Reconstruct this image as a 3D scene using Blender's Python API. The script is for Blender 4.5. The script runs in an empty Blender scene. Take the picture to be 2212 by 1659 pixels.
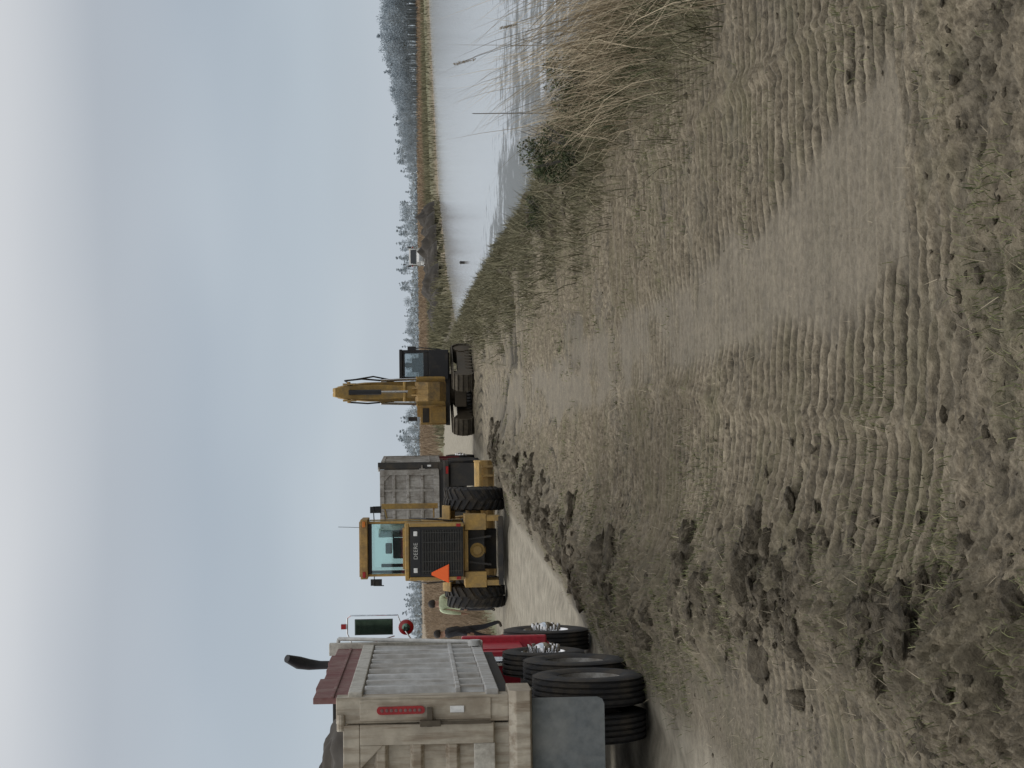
import bpy, bmesh, math, random
import numpy as np
from mathutils import Vector, Matrix, Euler
random.seed(7); rng=np.random.default_rng(7)
SC=bpy.context.scene; COL=SC.collection
R=math.radians
# ---------------------------------------------------------------- materials
def newmat(name):
    m=bpy.data.materials.new(name); m.use_nodes=True
    nt=m.node_tree; b=nt.nodes['Principled BSDF']; return m,nt,b
def N(nt,t,**k):
    n=nt.nodes.new(t)
    for a,v in k.items():
        if a in n.inputs.keys(): n.inputs[a].default_value=v
        else: setattr(n,a,v)
    return n
def mixc(nt,fac,a,b,mode='MIX'):
    n=nt.nodes.new('ShaderNodeMix'); n.data_type='RGBA'; n.blend_type=mode
    for sock,val in ((n.inputs[0],fac),(n.inputs[6],a),(n.inputs[7],b)):
        if isinstance(val,bpy.types.NodeSocket): nt.links.new(val,sock)
        else: sock.default_value=val if not isinstance(val,tuple) or len(val)==4 else (*val,1)
    return n.outputs[2]
def mth(nt,op,a,b=0.0,clamp=False):
    n=nt.nodes.new('ShaderNodeMath'); n.operation=op; n.use_clamp=clamp
    for s,v in ((n.inputs[0],a),(n.inputs[1],b)):
        if isinstance(v,bpy.types.NodeSocket): nt.links.new(v,s)
        else: s.default_value=v
    return n.outputs[0]
def ramp(nt,fac,stops):
    n=nt.nodes.new('ShaderNodeValToRGB'); nt.links.new(fac,n.inputs[0])
    e=n.color_ramp.elements
    while len(e)<len(stops): e.new(0.5)
    for i,(p,c) in enumerate(stops):
        e[i].position=p; e[i].color=(*c,1) if not isinstance(c,float) else (c,c,c,1)
    return n.outputs[0]
def noise(nt,vec,scale,detail=4,rough=.55):
    n=N(nt,'ShaderNodeTexNoise'); n.inputs['Scale'].default_value=scale
    n.inputs['Detail'].default_value=detail; n.inputs['Roughness'].default_value=rough
    nt.links.new(vec,n.inputs['Vector']); return n.outputs['Fac']
def paint(name,col,rough=.5,metal=0.,dirt=.35,dirtcol=(.12,.095,.065),scale=3.,var=.15,dirt_low=0.,bump=.0,coat=0.,streak=0.):
    m,nt,b=newmat(name)
    tc=N(nt,'ShaderNodeTexCoord').outputs['Object']
    n1=noise(nt,tc,scale,6,.65); n2=noise(nt,tc,scale*6,4,.6)
    c2=tuple(c*(1-var*2) for c in col)
    base=mixc(nt,ramp(nt,n2,[(.35,0.),(.7,1.)]),col,c2)
    f=ramp(nt,n1,[(.62-dirt*.35,0.),(.85-dirt*.2,1.)])
    f=mth(nt,'MULTIPLY',f,min(1,dirt*1.6))
    if streak>0:
        mp=N(nt,'ShaderNodeMapping'); mp.inputs['Scale'].default_value=(9,9,.9); nt.links.new(tc,mp.inputs[0])
        f=mth(nt,'MAXIMUM',f,mth(nt,'MULTIPLY',ramp(nt,noise(nt,mp.outputs[0],1.5,5,.65),[(.45,0.),(.68,1.)]),streak))
    if dirt_low>0:
        sx=N(nt,'ShaderNodeSeparateXYZ'); nt.links.new(tc,sx.inputs[0])
        lo=mth(nt,'SUBTRACT',1.0,mth(nt,'DIVIDE',sx.outputs[2],dirt_low),True)
        lo=mth(nt,'MULTIPLY',lo,ramp(nt,n1,[(.3,.25),(.6,1.)]))
        f=mth(nt,'MAXIMUM',f,lo)
    cc=mixc(nt,f,base,dirtcol)
    nt.links.new(cc,b.inputs['Base Color'])
    rr=mth(nt,'ADD',rough,mth(nt,'MULTIPLY',f,.4),True); nt.links.new(rr,b.inputs['Roughness'])
    if metal>0: nt.links.new(mth(nt,'MULTIPLY',mth(nt,'SUBTRACT',1.,f),metal),b.inputs['Metallic'])
    b.inputs['Coat Weight'].default_value=coat
    if bump:
        bp=N(nt,'ShaderNodeBump'); bp.inputs['Strength'].default_value=bump; bp.inputs['Distance'].default_value=.01
        nt.links.new(n2,bp.inputs['Height']); nt.links.new(bp.outputs[0],b.inputs['Normal'])
    return m
M={}
M['yellow']=paint('weathered_yellow_paint',(.46,.285,.075),.6,0,.6,dirtcol=(.19,.145,.085),dirt_low=.5,streak=.5)
M['yellow_dull']=paint('dull_yellow_paint',(.42,.26,.08),.65,0,.65,dirtcol=(.13,.10,.065),streak=.6)
M['black']=paint('black_plastic',(.018,.018,.02),.55,0,.25)
M['grille']=paint('dark_grille',(.045,.045,.043),.6,0,.4)
M['rubber']=paint('dusty_rubber',(.028,.028,.03),.85,0,.5,dirtcol=(.11,.09,.065),bump=.3,scale=5)
M['chrome']=paint('chrome',(.80,.80,.81),.10,1.,.12)
M['alu']=paint('dusty_aluminium',(.58,.58,.57),.45,.15,.5,dirtcol=(.25,.215,.17),scale=1.5,streak=.9)
M['alu_dark']=paint('dirty_aluminium',(.44,.42,.385),.5,.1,.65,dirtcol=(.13,.11,.09),scale=2.2,streak=1.)
M['beige']=paint('beige_steel_paint',(.49,.435,.345),.6,0,.46,dirtcol=(.18,.13,.085),scale=1.3,bump=.2,streak=.8)
M['cream']=paint('chipped_cream_paint',(.56,.53,.46),.5,0,.42,dirtcol=(.15,.12,.09),scale=5)
M['maroon']=paint('faded_maroon_board',(.17,.05,.05),.85,0,.8,dirtcol=(.26,.18,.165),scale=3.,streak=.9,bump=.3)
M['darkred']=paint('dark_red_paint',(.16,.015,.02),.5,0,.5,dirtcol=(.04,.032,.028))
M['red']=paint('red_truck_paint',(.50,.03,.05),.35,0,.15,coat=.3,dirt_low=.7)
M['white']=paint('white_paint',(.62,.62,.60),.45,0,.3,scale=2)
M['rim']=paint('dusty_steel_rim',(.34,.33,.31),.6,.1,.6,dirtcol=(.12,.10,.075),scale=6)
M['flap']=paint('dusty_mud_flap',(.15,.165,.17),.85,0,.6,dirtcol=(.25,.255,.24),scale=2.5,streak=.3)
M['frame']=paint('greasy_frame_steel',(.03,.028,.026),.7,0,.4)
M['steel']=paint('worn_brown_steel',(.10,.08,.055),.6,.2,.5)
M['track']=paint('muddy_track_steel',(.085,.073,.056),.85,0,.65,dirtcol=(.19,.16,.115),scale=4)
M['redlens']=paint('red_lens',(.35,.015,.015),.25,0,.15)
M['whitelens']=paint('white_lens',(.8,.8,.78),.25,0,.1)
M['amber']=paint('amber_lens',(.6,.18,.02),.3,0,.1)
M['orange']=paint('safety_orange',(1.0,.16,.03),.5,0,.02,var=.02)
M['skin']=paint('skin',(.38,.22,.15),.6,0,.05)
M['hair']=paint('dark_hair',(.02,.015,.012),.8,0,.1)
M['shirt_light']=paint('pale_green_shirt',(.55,.62,.42),.85,0,.08)
M['shirt_dark']=paint('dark_jacket',(.022,.022,.028),.85,0,.1)
M['pants_dark']=paint('dark_trousers',(.03,.03,.038),.85,0,.2)
M['boots']=paint('muddy_boots',(.05,.04,.03),.8,0,.5)
M['wood']=paint('weathered_wood',(.16,.15,.14),.9,0,.2)
M['letter']=paint('white_lettering',(.55,.55,.52),.5,0,.2)
def glass(name,col,alpha=.5):
    m,nt,b=newmat(name)
    tr=N(nt,'ShaderNodeBsdfTransparent'); tr.inputs[0].default_value=(*col,1)
    gl=N(nt,'ShaderNodeBsdfGlossy'); gl.inputs['Roughness'].default_value=.03; gl.inputs[0].default_value=(.8,.9,.9,1)
    fr=N(nt,'ShaderNodeFresnel'); fr.inputs[0].default_value=1.5
    mx=N(nt,'ShaderNodeMixShader'); nt.links.new(mth(nt,'ADD',fr.outputs[0],.06,True),mx.inputs[0])
    nt.links.new(tr.outputs[0],mx.inputs[1]); nt.links.new(gl.outputs[0],mx.inputs[2])
    nt.links.new(mx.outputs[0],nt.nodes['Material Output'].inputs[0]); return m
M['glass']=glass('teal_tinted_glass',(.87,.95,.93))
M['clearglass']=glass('smoked_cab_glass',(.80,.82,.83))
M['darkglass']=paint('dark_window_glass',(.02,.025,.03),.08,0,.15)
M['mirror']=paint('mirror_glass',(.14,.22,.17),.08,.9,.1)  # green of the reflected surroundings is tinted into the mirror colour
def leafmat(name,c1,c2,rough=.8,trans=.0):
    m,nt,b=newmat(name)
    a=N(nt,'ShaderNodeAttribute',attribute_name='tint')
    nt.links.new(mixc(nt,a.outputs['Fac'],c1,c2),b.inputs['Base Color'])
    b.inputs['Roughness'].default_value=rough; b.inputs['Specular IOR Level'].default_value=.2
    return m
M['dry']=leafmat('dry_reed',(.17,.13,.08),(.62,.52,.37))
M['sedge']=leafmat('grey_green_sedge',(.055,.054,.030),(.27,.245,.155))
M['grass']=leafmat('sparse_grass',(.055,.07,.028),(.24,.24,.12))
M['straw']=leafmat('straw',(.14,.12,.085),(.42,.36,.26))
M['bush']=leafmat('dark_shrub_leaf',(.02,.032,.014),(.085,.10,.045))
M['marsh']=leafmat('marsh_grass',(.15,.11,.075),(.35,.265,.18))
M['farleaf']=leafmat('hazy_foliage',(.29,.34,.38),(.42,.48,.52))  # aerial haze is mixed into both far foliage colours
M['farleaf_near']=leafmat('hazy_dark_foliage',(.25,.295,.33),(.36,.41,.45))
# ---------------------------------------------------------------- mesh builder
class MB:
    def __init__(s): s.v=[];s.f=[];s.m=[]
    def add(s,vs,fs,mi=0):
        o=len(s.v); s.v+= [tuple(v) for v in vs]; s.f+=[tuple(i+o for i in f) for f in fs]; s.m+=[mi]*len(fs); return s
    def box(s,x0,x1,y0,y1,z0,z1,mi=0,rot=None,piv=None):
        vs=[Vector(p) for p in ((x0,y0,z0),(x1,y0,z0),(x1,y1,z0),(x0,y1,z0),(x0,y0,z1),(x1,y0,z1),(x1,y1,z1),(x0,y1,z1))]
        if rot:
            c=Vector(piv) if piv else Vector(((x0+x1)/2,(y0+y1)/2,(z0+z1)/2)); e=Euler([R(a) for a in rot]).to_matrix()
            vs=[e@(v-c)+c for v in vs]
        return s.add(vs,[(0,3,2,1),(4,5,6,7),(0,1,5,4),(1,2,6,5),(2,3,7,6),(3,0,4,7)],mi)
    def ring(s,c,a,b,r,n): return [c+a*(r*math.cos(2*math.pi*i/n))+b*(r*math.sin(2*math.pi*i/n)) for i in range(n)]
    def tube(s,pts,r,n=10,mi=0):
        pts=[Vector(p) for p in pts]; rs=r if isinstance(r,(list,tuple)) else [r]*len(pts)
        vs=[];fs=[]
        for k,p in enumerate(pts):
            d=(pts[min(k+1,len(pts)-1)]-pts[max(k-1,0)]).normalized()
            a=d.orthogonal().normalized() if k==0 else (a-d*a.dot(d)).normalized()
            vs+=s.ring(p,a,d.cross(a),rs[k],n)
        for k in range(len(pts)-1):
            for i in range(n):
                j=(i+1)%n; fs.append((k*n+i,k*n+j,(k+1)*n+j,(k+1)*n+i))
        fs.append(tuple(range(n-1,-1,-1))); fs.append(tuple((len(pts)-1)*n+i for i in range(n)))
        return s.add(vs,fs,mi)
    def lathe(s,prof,c,n=48,mi=0,closed=True,axis='X'):
        vs=[];fs=[];k=len(prof)
        for i in range(n):
            t=2*math.pi*i/n; ct,st=math.cos(t),math.sin(t)
            for r,a in prof:
                p={'X':(a,r*ct,r*st),'Y':(r*ct,a,r*st),'Z':(r*ct,r*st,a)}[axis]
                vs.append((c[0]+p[0],c[1]+p[1],c[2]+p[2]))
        for i in range(n):
            j=(i+1)%n
            for q in range(k if closed else k-1):
                w=(q+1)%k; fs.append((i*k+q,j*k+q,j*k+w,i*k+w))
        return s.add(vs,fs,mi)
    def prism(s,poly,ax,a0,a1,mi=0):
        def P(p,a): return {'X':(a,p[0],p[1]),'Y':(p[0],a,p[1]),'Z':(p[0],p[1],a)}[ax]
        n=len(poly); vs=[P(p,a0) for p in poly]+[P(p,a1) for p in poly]
        fs=[tuple(range(n)),tuple(range(2*n-1,n-1,-1))]+[(i,(i+1)%n,n+(i+1)%n,n+i) for i in range(n)]
        return s.add(vs,fs,mi)
    def beam(s,pts,ws,hs,mi=0):
        vs=[];fs=[]
        P=[Vector(p) for p in pts]
        for k,p in enumerate(P):
            d=(P[min(k+1,len(P)-1)]-P[max(k-1,0)]).normalized(); x=Vector((1,0,0)); x=(x-d*x.dot(d)).normalized(); u=d.cross(x)
            w,h=ws[k]/2,hs[k]/2
            vs+=[p-x*w-u*h,p+x*w-u*h,p+x*w+u*h,p-x*w+u*h]
        for k in range(len(P)-1):
            for i in range(4):
                j=(i+1)%4; fs.append((k*4+i,k*4+j,k*4+4+j,k*4+4+i))
        e=(len(P)-1)*4; fs+=[(3,2,1,0),(e,e+1,e+2,e+3)]
        return s.add(vs,fs,mi)
    def obj(s,name,parent=None,mats=('frame',),bevel=0,smooth=None,loc=(0,0,0)):
        me=bpy.data.meshes.new(name); me.from_pydata(s.v,[],s.f)
        for m in mats: me.materials.append(M[m] if isinstance(m,str) else m)
        me.polygons.foreach_set('material_index',s.m)
        bm=bmesh.new(); bm.from_mesh(me); bmesh.ops.recalc_face_normals(bm,faces=bm.faces); bm.to_mesh(me); bm.free()
        if smooth is not None:
            me.polygons.foreach_set('use_smooth',[True]*len(me.polygons)); me.set_sharp_from_angle(angle=R(smooth))
        o=bpy.data.objects.new(name,me); COL.objects.link(o); o.location=loc
        if parent: o.parent=parent
        if bevel:
            b=o.modifiers.new('bevel','BEVEL'); b.width=bevel; b.segments=2; b.limit_method='ANGLE'; b.angle_limit=R(40)
        return o
def empty(name,loc,rotz,label,cat,group=None):
    e=bpy.data.objects.new(name,None); COL.objects.link(e); e.location=loc; e.rotation_euler=(0,0,R(rotz)); e.empty_display_size=.3
    e['label']=label; e['category']=cat
    if group: e['group']=group
    return e
# ---------------------------------------------------------------- noise (numpy)
def H(ix,iy,s):
    n=(ix.astype(np.int64)*374761393+iy.astype(np.int64)*668265263+s*974711)&0xffffffff
    n=((n^(n>>13))*1274126177)&0xffffffff; n=n^(n>>16); return n/4294967296.
def vn(x,y,s=0):
    ix=np.floor(x);iy=np.floor(y);fx=x-ix;fy=y-iy;fx=fx*fx*(3-2*fx);fy=fy*fy*(3-2*fy)
    a=H(ix,iy,s);b=H(ix+1,iy,s);c=H(ix,iy+1,s);d=H(ix+1,iy+1,s)
    return (a*(1-fx)+b*fx)*(1-fy)+(c*(1-fx)+d*fx)*fy
def fbm(x,y,o=4,s=0,g=.5):
    t=0;a=1;w=0
    for i in range(o):
        c_,s_=math.cos(i*1.1+.3),math.sin(i*1.1+.3)
        t=t+a*vn((x*c_-y*s_)*2**i+i*17.3,(x*s_+y*c_)*2**i-i*9.1,s+i); w+=a; a*=g
    return t/w
def ridged(x,y,o=4,s=0,g=.55):
    t=0;a=1;w=0
    for i in range(o):
        c_,s_=math.cos(i*1.1+.3),math.sin(i*1.1+.3)
        t=t+a*(1-np.abs(2*vn((x*c_-y*s_)*2**i+i*17.3,(x*s_+y*c_)*2**i-i*9.1,s+i)-1)); w+=a; a*=g
    return t/w
def clods(x,y,s=0):
    x=x+.5*(fbm(x*2.1,y*2.1,3,s+50)-.5); y=y+.5*(fbm(x*2.3,y*1.9,3,s+51)-.5)
    ix=np.floor(x);iy=np.floor(y); h=np.zeros_like(x)
    for dx in (-1,0,1):
        for dy in (-1,0,1):
            cx=ix+dx;cy=iy+dy
            px=cx+H(cx,cy,s+1);py=cy+H(cx,cy,s+2); r=.2+.5*H(cx,cy,s+3)**2
            d2=((x-px)**2+(y-py)**2)/(r*r)
            h=np.maximum(h,r*np.sqrt(np.clip(1-d2,0,1)))
    return h
def sm(a,b,x): t=np.clip((x-a)/(b-a),0,1); return t*t*(3-2*t)
XLy=[-30,8,14,20,29,35,61,85,110,140,190,270,300,330,4000]; XLx=[7,6.2,5.6,5.0,4.85,4.7,4.7,4.4,3.6,9,23,64,120,400,9000]
def shore(y): return np.interp(y,XLy,XLx)
WY=[4,6,8,9.5,11,14,20,27,36,45]; WX=[-1.1,-1.1,-1.15,-1.2,-1.45,-1.9,-2.15,-2.0,-1.7,-1.3]
def roadleft(y): return np.interp(y,[0,34,41,60,110],[-9.0,-8.5,-6.5,-6.6,-6])
def masks(x,y):
    xr=np.interp(y,[0,10,18,25,37,50,70,110,200],[-2.35,-2.5,-2.85,-2.65,-2.8,-2.2,-1.2,-.9,-.5])+.3*(fbm(x*.8,y*.5,3,5)-.5)
    road=sm(0,.35,xr-x)*sm(-.3,.5,x-roadleft(y)+.8*(fbm(x*.6,y*.4,3,6)-.5))
    xs=np.interp(y,[4,5.5,7,9,12,20,36,60],[1.0,1.0,.95,.68,.5,.05,-.5,-1.]); hw=np.interp(y,[5,7,10,20,40],[.52,.55,.42,.42,.8])
    smo=(1-sm(.6,1.15,np.abs(x-xs)/hw+1.0*(fbm(x*1.6,y*.9,4,8)-.5)))*sm(6.8,6.92,y+.4*(vn(x*2,y*2,3)-.5))*(1-sm(40,55,y))*(.35+.65*sm(.38,.52,fbm(x*1.1+4,y*.5,3,11)+.25*sm(13,7,y)))
    xw=np.interp(y,WY,WX)
    win=np.exp(-((x-xw+.4*(fbm(x*.9,y*.6,3,33)-.5))/(.36+.010*y))**2)*(1-sm(38,48,y))*(.35+.65*sm(.28,.5,fbm(x*.5,y*.45,3,37)+.12))
    near=(1-sm(6.0,6.8,y+.6*(fbm(x*1.5,y*1.5,3,9)-.5)+.25*np.clip(-x-.2,0,2)))
    land=shore(y)-x+ .7*(fbm(x*.5,y*.35,3,12)-.5)+.3*(fbm(x*2.,y*1.4,3,14)-.5)
    return road,smo,win,near,land
CL=[None]
def height(x,y,detail=True):
    road,smo,win,near,land=masks(x,y)
    W=np.where(y>115,3.,2.1)
    z=np.where(land>0,-.8+.8*sm(0,1,land/W),-.8+np.clip(land,-6,0)*.25)
    z=z+ .07*(fbm(x*.35,y*.35,3,20)-.5)*(1-road*.7)
    z=z+ .19*win*(.35+fbm(x*1.3,y*.9,4,31)) + .03*near
    ruts=np.exp(-((x+3.15)/.18)**2)+np.exp(-((x+5.0)/.2)**2); z=z-.05*ruts*road*sm(0,5,60-y)
    if detail:
        fade=1-sm(55,80,y)
        pat=sm(.60,.70,fbm(x*.6,y*.45,4,40))
        bank=sm(.1,.6,land)*(1-sm(1.9,2.9,land))
        rough=np.clip(.06+1.2*win+.62*near+.42*pat+1.35*bank-.85*road-.5*smo,0.03,1.7)*fade
        far=np.interp(y,[8,20,40],[1,1.25,1.8])
        z=z+rough*(.045*clods(x*2.6,y*2.6,60)*(.3+1.2*fbm(x*9,y*9,3,61))+.022*clods(x*8,y*8,70)+.14*far*(ridged(x*3.6,y*3.6,6,80,.66)-.55)+.04*(fbm(x*24,y*24,3,82,.7)-.5))
        z=z+(.009*(fbm(x*11,y*11,4,85,.65)-.5)+.008*(ridged(x*17,y*17,3,87,.7)-.5))*fade
        lane=sm(.10,.20,fbm(x*.6+3,y*.2,2,95))*(1-smo*.95)*(1-road*.85)*(1-sm(.35,.75,win))*(1-.8*near)*sm(-2.3,-1.0,x)*(1-.7*pat)*fade*sm(1.9,3.0,land)
        br=.42+.75*sm(.32,.44,fbm(x*2.6,y*2.6,5,97,.65))
        pas=sm(-.05,.05,x-1.45-.04*y+.15*(fbm(x*0,y*.4,2,96)-.5))
        pa2=sm(-.05,.05,-x-.35+.02*y+.15*(fbm(x*0,y*.5,2,94)-.5))
        def wave(ph): 
            fr=ph-np.floor(ph); return np.where(fr<.40,1.,-1.)*(1-np.exp(-8*np.minimum(np.abs(fr-.40),np.minimum(fr,1-fr))/.25))
        cl=wave((y+.05*x+.010*(fbm(x*1.5,y*1.5,2,90)-.5))/.165)*(1-pas)*(1-pa2)+wave((y-.13*x+.010*(fbm(x*1.5,y*1.5,2,92)-.5))/.16)*pas+wave((y+.18*x+.010*(fbm(x*1.5,y*1.5,2,93)-.5))/.17)*pa2*(1-pas)
        c_=cl*lane*br; CL[0]=c_
        z=z+.020*np.interp(y,[6,14,30],[.9,1.3,2.0])*c_
        ph2=(y-.05*x+.05*(fbm(x*2,y*2,2,91)-.5))/.12
        z=z+.004*np.sin(ph2*2*math.pi)*smo*sm(.4,.55,fbm(x*1.5,y*1.5,3,98))+.012*(fbm(x*3,y*3,3,99)-.5)*smo
        z=z+.030*np.exp(-((x-1.45-.04*y+.15*(fbm(x*0,y*.4,2,96)-.5))/.06)**2)*fade*(1-smo)*sm(1.2,3,land)*(y>6.5)*(.2+1.2*ridged(x*5,y*5,4,101))
        z=z+.030*np.exp(-((-x-.35+.02*y+.15*(fbm(x*0,y*.5,2,94)-.5))/.06)**2)*fade*(1-smo)*(y>6.5)*(.2+1.2*ridged(x*5,y*5,4,102))
    return z
# ---------------------------------------------------------------- ground
rows=[-25,-15,-8,-3,0,2,3.2,4.0,4.4]; d=4.6
while d<70: rows.append(d); d+=max(.0019*d,min(d*d/7200,.10+d*.003))
while d<4500: rows.append(d); d*=1.025
rows=np.array(rows)
inner=np.linspace(-1.12,1.12,700); out=1.12*np.power(1.09,np.arange(1,34)); s=np.concatenate([-out[::-1],inner,out])
Y,S=np.meshgrid(rows,s,indexing='ij'); X=S*(np.maximum(Y,4.5)*.27+.6)
Z=height(X.ravel(),Y.ravel()).reshape(X.shape); cleat=CL[0].copy()
co=np.stack([X,Y,Z],-1).reshape(-1,3); nr,nc=X.shape
idx=np.arange(nr*nc).reshape(nr,nc)
q=np.stack([idx[:-1,:-1],idx[:-1,1:],idx[1:,1:],idx[1:,:-1]],-1).reshape(-1,4)
def npmesh(name,co,q,mat,attrs={},smooth=True):
    me=bpy.data.meshes.new(name); k=q.shape[1]
    me.vertices.add(len(co)); me.vertices.foreach_set('co',co.astype(np.float32).ravel())
    me.loops.add(q.size); me.loops.foreach_set('vertex_index',q.astype(np.int32).ravel())
    me.polygons.add(len(q)); me.polygons.foreach_set('loop_start',np.arange(0,q.size,k,dtype=np.int32)); me.polygons.foreach_set('loop_total',np.full(len(q),k,dtype=np.int32))
    me.update(calc_edges=True)
    if smooth: me.polygons.foreach_set('use_smooth',np.ones(len(q),dtype=bool))
    for a,v in attrs.items():
        at=me.attributes.new(a,'FLOAT','POINT'); at.data.foreach_set('value',v.astype(np.float32).ravel())
    if mat: me.materials.append(mat)
    o=bpy.data.objects.new(name,me); COL.objects.link(o); return o
xf,yf=X.ravel(),Y.ravel()
road,smo,win,near,land=masks(xf,yf)
zsm=height(xf,yf,False); relief_shade=np.clip((Z.ravel()-zsm)*10+.42+cleat*.20,0,1)
lf=roadleft(yf)-.5+.8*(fbm(xf*.6,yf*.4,3,7)-.5)
field=np.clip(sm(115,150,yf)+ sm(0,.8,lf-xf)*sm(38,42,yf)+(1-sm(-12,-10,xf))*sm(20,30,yf),0,1)
m,nt,b=newmat('wet_graded_mud'); M['ground']=m
tc=N(nt,'ShaderNodeTexCoord').outputs['Object']
def att(n): return N(nt,'ShaderNodeAttribute',attribute_name=n).outputs['Fac']
big=noise(nt,tc,.5,5,.6); med=noise(nt,tc,3.,6,.65); fine=noise(nt,tc,22.,6,.7); vf=noise(nt,tc,90.,3,.6)
mix1=mth(nt,'ADD',mth(nt,'MULTIPLY',med,.35),mth(nt,'MULTIPLY',fine,.65))
mud=ramp(nt,mix1,[(.38,(.058,.048,.034)),(.5,(.160,.136,.098)),(.62,(.275,.240,.180))])
mud=mixc(nt,ramp(nt,big,[(.38,.0),(.62,.45)]),mud,(.118,.100,.070))
gm=ramp(nt,noise(nt,tc,1.4,6,.7),[(.48,0.),(.68,.45)]); mud=mixc(nt,gm,mud,(.115,.110,.060))
rl=att('relief_shade'); rm=ramp(nt,rl,[(.10,(.34,.33,.31)),(.42,(.92,.92,.92)),(.72,(1.30,1.28,1.25))])  # painted occlusion: hollows and cleat valleys darkened, crests lightened in the mud colour
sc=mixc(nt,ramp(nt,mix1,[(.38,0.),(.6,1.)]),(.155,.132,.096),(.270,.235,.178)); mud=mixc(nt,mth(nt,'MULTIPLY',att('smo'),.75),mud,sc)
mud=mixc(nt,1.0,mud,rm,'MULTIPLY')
rc=mixc(nt,ramp(nt,med,[(.35,0.),(.65,1.)]),(.20,.177,.136),(.37,.335,.265)); mud=mixc(nt,mth(nt,'MULTIPLY',att('road'),.92),mud,rc)
mud=mixc(nt,mth(nt,'MULTIPLY',att('win'),ramp(nt,med,[(.38,.05),(.60,.75)])),mud,(.058,.048,.032))
bk=mth(nt,'MULTIPLY',att('bank'),ramp(nt,med,[(.38,.05),(.6,.8)])); mud=mixc(nt,bk,mud,(.062,.056,.034))
mp=N(nt,'ShaderNodeMapping'); mp.inputs['Scale'].default_value=(.02,.006,1); nt.links.new(tc,mp.inputs[0])
fn=noise(nt,mp.outputs[0],3.,6,.7)
fc=ramp(nt,fn,[(.3,(.20,.17,.12)),(.5,(.265,.21,.15)),(.62,(.33,.26,.185)),(.75,(.20,.185,.13))])
fc=mixc(nt,ramp(nt,noise(nt,tc,.9,5,.7),[(.35,.0),(.7,.5)]),fc,(.10,.09,.06))
mud=mixc(nt,att('field'),mud,fc)
mud=mixc(nt,att('verge'),mud,(.14,.15,.08))
nt.links.new(mud,b.inputs['Base Color'])
nt.links.new(ramp(nt,mix1,[(.3,.6),(.6,.95)]),b.inputs['Roughness']); b.inputs['Specular IOR Level'].default_value=.25
hh=mth(nt,'ADD',mth(nt,'MULTIPLY',fine,.7),mth(nt,'MULTIPLY',vf,.3))
bp=N(nt,'ShaderNodeBump'); bp.inputs['Strength'].default_value=1.; bp.inputs['Distance'].default_value=.04
nt.links.new(hh,bp.inputs['Height']); nt.links.new(bp.outputs[0],b.inputs['Normal'])
verge=sm(118,128,yf)*sm(0,3,land)*(1-sm(9,26,land))*.8 + np.exp(-((xf-lf+.3)/.7)**2)*sm(40,43,yf)*(1-sm(60,90,yf))
bank=sm(-.2,.3,land)*(1-sm(1.9,3.0,land))*(1-sm(110,125,yf))
g=npmesh('ground',co,q,M['ground'],dict(road=road,smo=smo,win=np.clip(win*1.15+near*.15,0,1),relief_shade=relief_shade,field=field,bank=bank,verge=np.clip(verge,0,1)))
g['kind']='structure'; g['label']='muddy graded bank with crawler track marks beside dirt road'
def hz(x,y): return height(np.atleast_1d(np.asarray(x,float)),np.atleast_1d(np.asarray(y,float)))
# ---------------------------------------------------------------- water
m,nt,b=newmat('pond_water')
tc=N(nt,'ShaderNodeTexCoord').outputs['Object']
mp=N(nt,'ShaderNodeMapping'); mp.inputs['Scale'].default_value=(.5,.7,1); nt.links.new(tc,mp.inputs[0])
rip=noise(nt,mp.outputs[0],2.4,5,.6)
mp2=N(nt,'ShaderNodeMapping'); mp2.inputs['Scale'].default_value=(.50,.42,1); nt.links.new(tc,mp2.inputs[0])
st=noise(nt,mp2.outputs[0],1.3,10,.78)
sx=N(nt,'ShaderNodeSeparateXYZ'); nt.links.new(tc,sx.inputs[0])
yy=sx.outputs[1]
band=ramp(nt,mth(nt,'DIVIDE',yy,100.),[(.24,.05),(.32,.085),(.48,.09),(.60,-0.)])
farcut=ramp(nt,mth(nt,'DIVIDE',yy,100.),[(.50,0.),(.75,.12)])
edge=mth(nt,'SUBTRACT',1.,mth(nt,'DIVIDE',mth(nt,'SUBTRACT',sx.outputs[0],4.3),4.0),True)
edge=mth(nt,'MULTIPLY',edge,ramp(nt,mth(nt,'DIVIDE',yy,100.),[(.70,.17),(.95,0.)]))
f=ramp(nt,mth(nt,'SUBTRACT',mth(nt,'ADD',mth(nt,'ADD',st,band),mth(nt,'MULTIPLY',edge,1.)),farcut),[(.55,0.),(.62,1.)])  # mask for dark shore reflections painted into the water colour
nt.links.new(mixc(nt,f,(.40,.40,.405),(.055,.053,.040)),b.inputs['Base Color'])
nt.links.new(mth(nt,'ADD',.10,mth(nt,'MULTIPLY',f,.14)),b.inputs['Roughness'])
nt.links.new(mth(nt,'SUBTRACT',.5,mth(nt,'MULTIPLY',f,.38)),b.inputs['Specular IOR Level']); b.inputs['IOR'].default_value=1.33
bp=N(nt,'ShaderNodeBump'); bp.inputs['Strength'].default_value=.17; bp.inputs['Distance'].default_value=.05
nt.links.new(rip,bp.inputs['Height']); nt.links.new(bp.outputs[0],b.inputs['Normal'])
w=npmesh('pond_water',np.array([(1,-30,-.8),(700,-30,-.8),(700,360,-.8),(1,360,-.8)],float),np.array([[0,1,2,3]]),m); w['kind']='structure'; w['label']='calm grey pond reflecting an overcast sky'
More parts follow.
